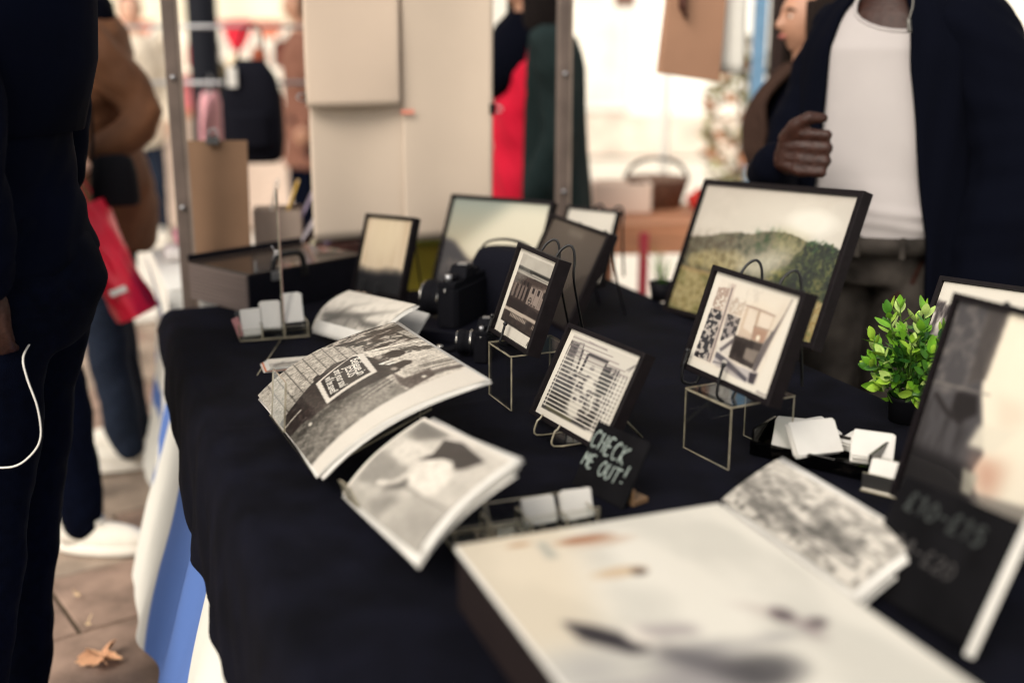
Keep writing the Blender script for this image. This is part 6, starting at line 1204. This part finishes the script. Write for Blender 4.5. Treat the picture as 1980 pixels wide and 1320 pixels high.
t = thing('sign_bracket', 'iron bracket post carrying the small brown sign', 'post', at(.80, 6.05, 0)); g = G(); g.tube([(0, 0, 0), (0, 0, 2.34)], .022); g.build('post', M_TRIM, t); g = G(); g.tube([(0, 0, 2.33), (-.32, -.05, 2.33)], .012); g.build('arm', M_TRIM, t)
M_SALM = mat('salmon_wood', (.52, .24, .13), .65, .3, var=.2, stretch=(2, 20, 20), vscale=3)
wt = thing('wooden_table', 'low orange wooden table with red leg beyond the back corner of the stall', 'table', at(.60, 4.45, 0, R(6)))
for k in range(4): g = G(); g.box((0, -.21 + .14 * k, .70), (.62, .132, .025)); g.build('plank', M_SALM, wt)
g = G(); g.box((0, -.27, .645), (.58, .02, .085)); g.build('apron', M_SALM, wt)
for x_, y_ in ((-.27, -.22), (.27, -.22), (-.27, .22), (.27, .22)): g = G(); g.box((x_, y_, .344), (.045, .045, .687)); g.build('leg', M_SALM, wt)
t = thing('red_pole', 'short dark red pole in front of the orange wooden table', 'pole', at(.475, 4.05, 0)); g = G(); g.tube([(0, 0, 0), (0, 0, .70)], [.02, .018], 12); g.build('pole', mat('dark_red_paint', (.30, .012, .025), .5, .4), t); g = G(); g.lathe([(0, 0), (.08, 0), (.07, .02), (0, .025)]); g.build('base', M_POST, t)
t = thing('basket', 'dark wicker basket with a hooped handle on the orange table', 'basket', at(.585, 4.62, .714)); g = G(); g.lathe([(0, .002), (.10, .002), (.13, .11), (.135, .115), (.13, .118), (.12, .11), (.095, .012), (0, .012)], n=28); g.build('basket_body', mat('dark_wicker', (.20, .12, .085), .8, .3, var=.5, vscale=80), t)
g = G(); g.tube([(.125 * math.cos(a), 0, 0.11 + .085 * math.sin(a)) for a in [PI * q / 16 for q in range(17)]], .008, 8); g.build('handle', mat('charcoal_handle', (.09, .075, .065), .7, .3), t)
for x_, y_, cc, nm in ((.76, 4.40, (.45, .03, .02), 'red'), (.82, 4.52, (.50, .10, .05), 'orange')):
    t = thing('cloth_bundle', nm + ' cloth bundle on the orange wooden table', 'cloth', at(x_, y_, .714)); g = G(); g.ell((0, 0, .05), (.085, .07, .05), 20, 12, fn=lambda d: 1 + .08 * math.sin(7 * d.x + 5 * d.z) + .06 * math.sin(11 * d.y)); g.build('bundle', mat(nm + '_cloth', cc, .8, .2, var=.3), t)
t = thing('wooden_crate', 'pale peach box at the left end of the orange table', 'crate', at(.43, 4.50, .714)); 
for c_, d_ in (((0, -.08, .06), (.22, .012, .11)), ((0, .08, .06), (.22, .012, .11)), ((-.108, 0, .06), (.012, .15, .11)), ((.108, 0, .06), (.012, .15, .11)), ((0, 0, .006), (.2, .15, .01))): g = G(); g.box(c_, d_); g.build('side_board', mat('peach_wood', (.85, .68, .56), .7, .3), t)
bush = thing('shrub', 'olive and rust coloured shrub in a terracotta tub beyond the stall', 'shrub', at(1.22, 6.2, 0)); g = G(); g.lathe([(0, 0), (.16, 0), (.20, .38), (.22, .40), (.20, .42), (.17, .40), (0, .38)]); g.build('tub', mat('terracotta', (.42, .16, .08), .8, .2, var=.2), bush)
for k, cc in enumerate(((.16, .15, .06), (.36, .16, .08), (.40, .38, .22))):
    g = G()
    for i in range(130):
        a, b, r_ = rp.uniform(0, 2 * PI), rp.uniform(-1, 1), rp.uniform(.5, 1) ** .5; c_ = Vector((.20 * r_ * math.cos(a) * math.sqrt(1 - b * b), .20 * r_ * math.sin(a) * math.sqrt(1 - b * b), .92 + .48 * b * r_)); u_ = Vector((rp.uniform(-1, 1), rp.uniform(-1, 1), rp.uniform(-1, 1))).normalized() * .05; v_ = u_.cross(Vector((rp.uniform(-1, 1), rp.uniform(-1, 1), 1))).normalized() * .022
        g.poly([c_ - u_, c_ + v_, c_ + u_, c_ - v_])
    tag(g.build('foliage', mat('shrub_leaf_%s' % ('olive', 'rust', 'pale')[k], cc, .7, .2), bush), kind='stuff')
g = G(); g.tube([(0, 0, .38), (.02, .01, .8), (0, 0, 1.2)], [.025, .018, .008]); g.build('trunk', M_POST, bush)
# garment rail with a black rucksack, dark lamp column, far red and cream stall
t = thing('garment_rail', 'metal garment rail of the stall behind the kraft board', 'rail', at(-1.22, 4.72, 0))
for x_ in (-.46, .46): g = G(); g.tube([(x_, 0, 0), (x_, 0, 1.42)], .014); g.build('upright', M_STEEL, t); g = G(); g.tube([(x_, -.2, .015), (x_, .2, .015)], .014); g.build('foot', M_STEEL, t)
for z in (1.42, 1.20): g = G(); g.tube([(-.46, 0, z), (.46, 0, z)], .008); g.build('cross_bar', M_STEEL, t)
t = thing('rucksack', 'black rucksack hanging from the garment rail', 'rucksack', at(-1.03, 4.60, .895)); g = G(); g.loft([(0, 0, z, .122 * k, .07 * k) for z, k in ((0, .75), (.02, .92), (.1, 1), (.25, .98), (.34, .8), (.40, .45))], 28, fn=lambda a, i, z: (abs(math.cos(a)) ** 3 + abs(math.sin(a)) ** 3) ** (-1 / 3)); g.build('bag_body', MATS['black_nylon'], t)
g = G(); g.tube(smooth([(-.06, .02, .36), (-.04, .06, .49), (0, .10, .53), (.04, .06, .49), (.05, .02, .36)], 5), .012, 8, flat=.4); g.build('strap', MATS['black_nylon'], t); g = G(); g.loft([(0, -.068, z, .08, .025) for z in (.06, .08, .18, .2)], 18); g.build('pocket', MATS['black_nylon'], t)
g = G(); g.box((-.055, -.075, .335), (.035, .02, .075)); g.build('white_tag', M_PAPER, t)
for k, (x_, cc, nm) in enumerate(((-1.225, (.62, .30, .32), 'pink'),)):
    t = thing('garment', nm + ' garment hanging on the garment rail', 'garment', at(x_, 4.72, .385)); g = G(); g.loft([(0, 0, z, .028 + .006 * math.sin(9 * z), .17 * q) for z, q in ((0, 1.05), (.3, 1), (.66, .95), (.74, .6), (.78, .15))], 24, fn=lambda a, i, z: 1 + .12 * math.sin(5 * a + 3 * z)); g.build('cloth', mat(nm + '_garment_cloth', cc, .85, .2, var=.2), t)
    g = G(); g.tube(smooth([(0, -.13, .70), (0, 0, .79), (0, .13, .70)], 4), .005, 6); g.tube(smooth([(0, 0, .79), (0, .0, .815), (0, .018, .832), (0, .01, .848)], 4), .003, 6); g.build('hanger', M_STEEL, t)
t = thing('lamp_column', 'black cast iron lamp column beyond the garment rail', 'lamp post', at(-1.60, 6.1, 0)); g = G(); g.lathe([(0, 0), (.14, 0), (.14, .3), (.10, .36), (.085, .9), (.078, 1.0), (.074, 3.2), (0, 3.2)], n=24); g.build('column', mat('black_iron', (.005, .006, .010), .7, .15), t); g = G(); g.lathe([(0, 3.2), (.10, 3.2), (.16, 3.6), (.04, 3.72), (0, 3.74)], n=16); g.build('lantern', MATS['black_iron'], t)
fs_ = thing('market_stall', 'far market stall with red and cream banded awning', 'market stall', at(-2.55, 8.6, 0))
for x_ in (-1.25, 1.25):
    for y_ in (0, 1.4): g = G(); g.box((x_, y_, 1.2), (.05, .05, 2.4)); g.build('post', M_TRIM, fs_)
M_AWR = mat('red_awning', (.60, .02, .04), .8, .2); M_AWC = mat('cream_awning', (.82, .75, .58), .8, .2)
for k in range(8): g = G(); x0 = -1.4 + .35 * k; g.add([(x0, -.15, 1.98), (x0 + .35, -.15, 1.98), (x0 + .35, 1.6, 2.55), (x0, 1.6, 2.55)], [(0, 1, 2, 3)]); g.build('awning_stripe', M_AWR if k % 2 else M_AWC, fs_)
for k, (z0, z1, m_) in enumerate(((1.98, 1.80, M_AWR), (1.80, 1.50, M_AWC))): g = G(); g.grid(lambda a, b: (-1.4 + 2.8 * a, -.152 - .02 * math.sin(40 * a), z0 + (z1 - z0) * b), 40, 2); g.build('valance_band', m_, fs_)
for k in range(12):
    x0 = -1.4 + 2.8 * k / 12; g = G(); dp = (.22, .13, .10, .20)[k % 4]; g.add([(x0 + .233 * q / 8, -.156 - .015 * math.sin(PI * q / 8), 1.505) for q in range(9)] + [(x0 + .233 * q / 8, -.165 - .015 * math.sin(PI * q / 8), 1.50 - dp * math.sin(PI * q / 8) ** .7) for q in range(9)], [(q, q + 1, q + 10, q + 9) for q in range(8)]); g.build('scallop', (M_AWR, mat('orange_awning', (.62, .20, .12), .8, .2), M_AWC, M_AWR)[k % 4], fs_)
g = G(); g.box((0, .3, .84), (2.5, .9, .04)); g.build('counter', M_SALM, fs_); g = G(); g.box((0, -.16, .42), (2.5, .02, .8)); g.build('counter_front', mat('peach_cloth', (.58, .46, .38), .9, .2, var=.15), fs_)
for k in range(12):
    cc = ((.62, .20, .22), (.75, .70, .60), (.25, .09, .06), (.5, .06, .05), (.14, .15, .10), (.7, .45, .3))[k % 6]; nm = ('rosy', 'ivory', 'russet', 'crimson', 'mossy', 'apricot')[k % 6]
    t = thing('goods_box', nm + (' box at the left half of the far stall counter' if k < 6 else ' box at the right half of the far stall counter'), 'box', at(-3.65 + .2 * k, 8.75 + .1 * (k % 3), .862)); g = G(); g.box((0, 0, .09 + .02 * (k % 4)), (.16, .18, .18 + .04 * (k % 4))); g.build('box_body', mat(nm + '_goods', cc, .7, .3, var=.3), t, bevel=.01)
for k, (x_, y_, cc, nm) in enumerate(((-1.02, 3.42, (.74, .70, .68), 'white'), (-1.00, 3.46, (.62, .28, .34), 'pink'), (-.90, 3.38, (.70, .62, .60), 'ivory'))):
    t = thing('folded_cloth', nm + ' folded cloth on the white clothed table behind the left post', 'cloth', at(x_ + .03, y_ - .06, .737 + (.042 if k == 1 else 0), R(20))); g = G(); g.box((0, 0, .02), (.10, .12, .038)); g.build('cloth', mat(nm + '_folded_cloth', cc, .9, .2, var=.1), t, bevel=.012)
for k in range(14):
    cc = ((.60, .02, .04), (.10, .09, .05), (.72, .60, .42), (.45, .12, .06), (.16, .05, .04), (.80, .74, .62), (.22, .26, .12))[k % 7]; nm = ('scarlet', 'umber', 'straw', 'brick coloured', 'maroon', 'ivory', 'moss coloured')[k % 7]
    t = thing('hanging_bag', nm + (' cloth bag hanging in the left part of the far stall' if k < 7 else ' cloth bag hanging in the right part of the far stall'), 'bag', at(-3.40 + .155 * k, 8.50 + .07 * (k % 3), 1.02 + .05 * (k % 4)))
    g = G(); g.loft([(0, 0, z, .068 * q, .03 * q) for z, q in ((0, .8), (.02, 1), (.16, .9), (.20, .5))], 14); g.build('bag_body', mat(nm.replace(' ', '_') + '_cloth_bag', cc, .8, .2, var=.25), t); g = G(); g.tube(smooth([(-.03, 0, .19), (0, 0, .36), (.03, 0, .19)], 4), .006, 5); g.build('strap', M_POST, t)
t = thing('folded_scarf', 'teal scarf bundled on the table at the right edge of the picture', 'scarf', at(.735, 1.36, TZ + .003, R(-60))); g = G(); g.ell((0, 0, .035), (.13, .07, .035), 24, 12, fn=lambda d: 1 + .12 * math.sin(9 * d.x + 4 * d.y) + .08 * math.sin(15 * d.y)); g.build('scarf', mat('teal_knit', (.05, .13, .15), .9, .2, var=.5, vscale=12), t)
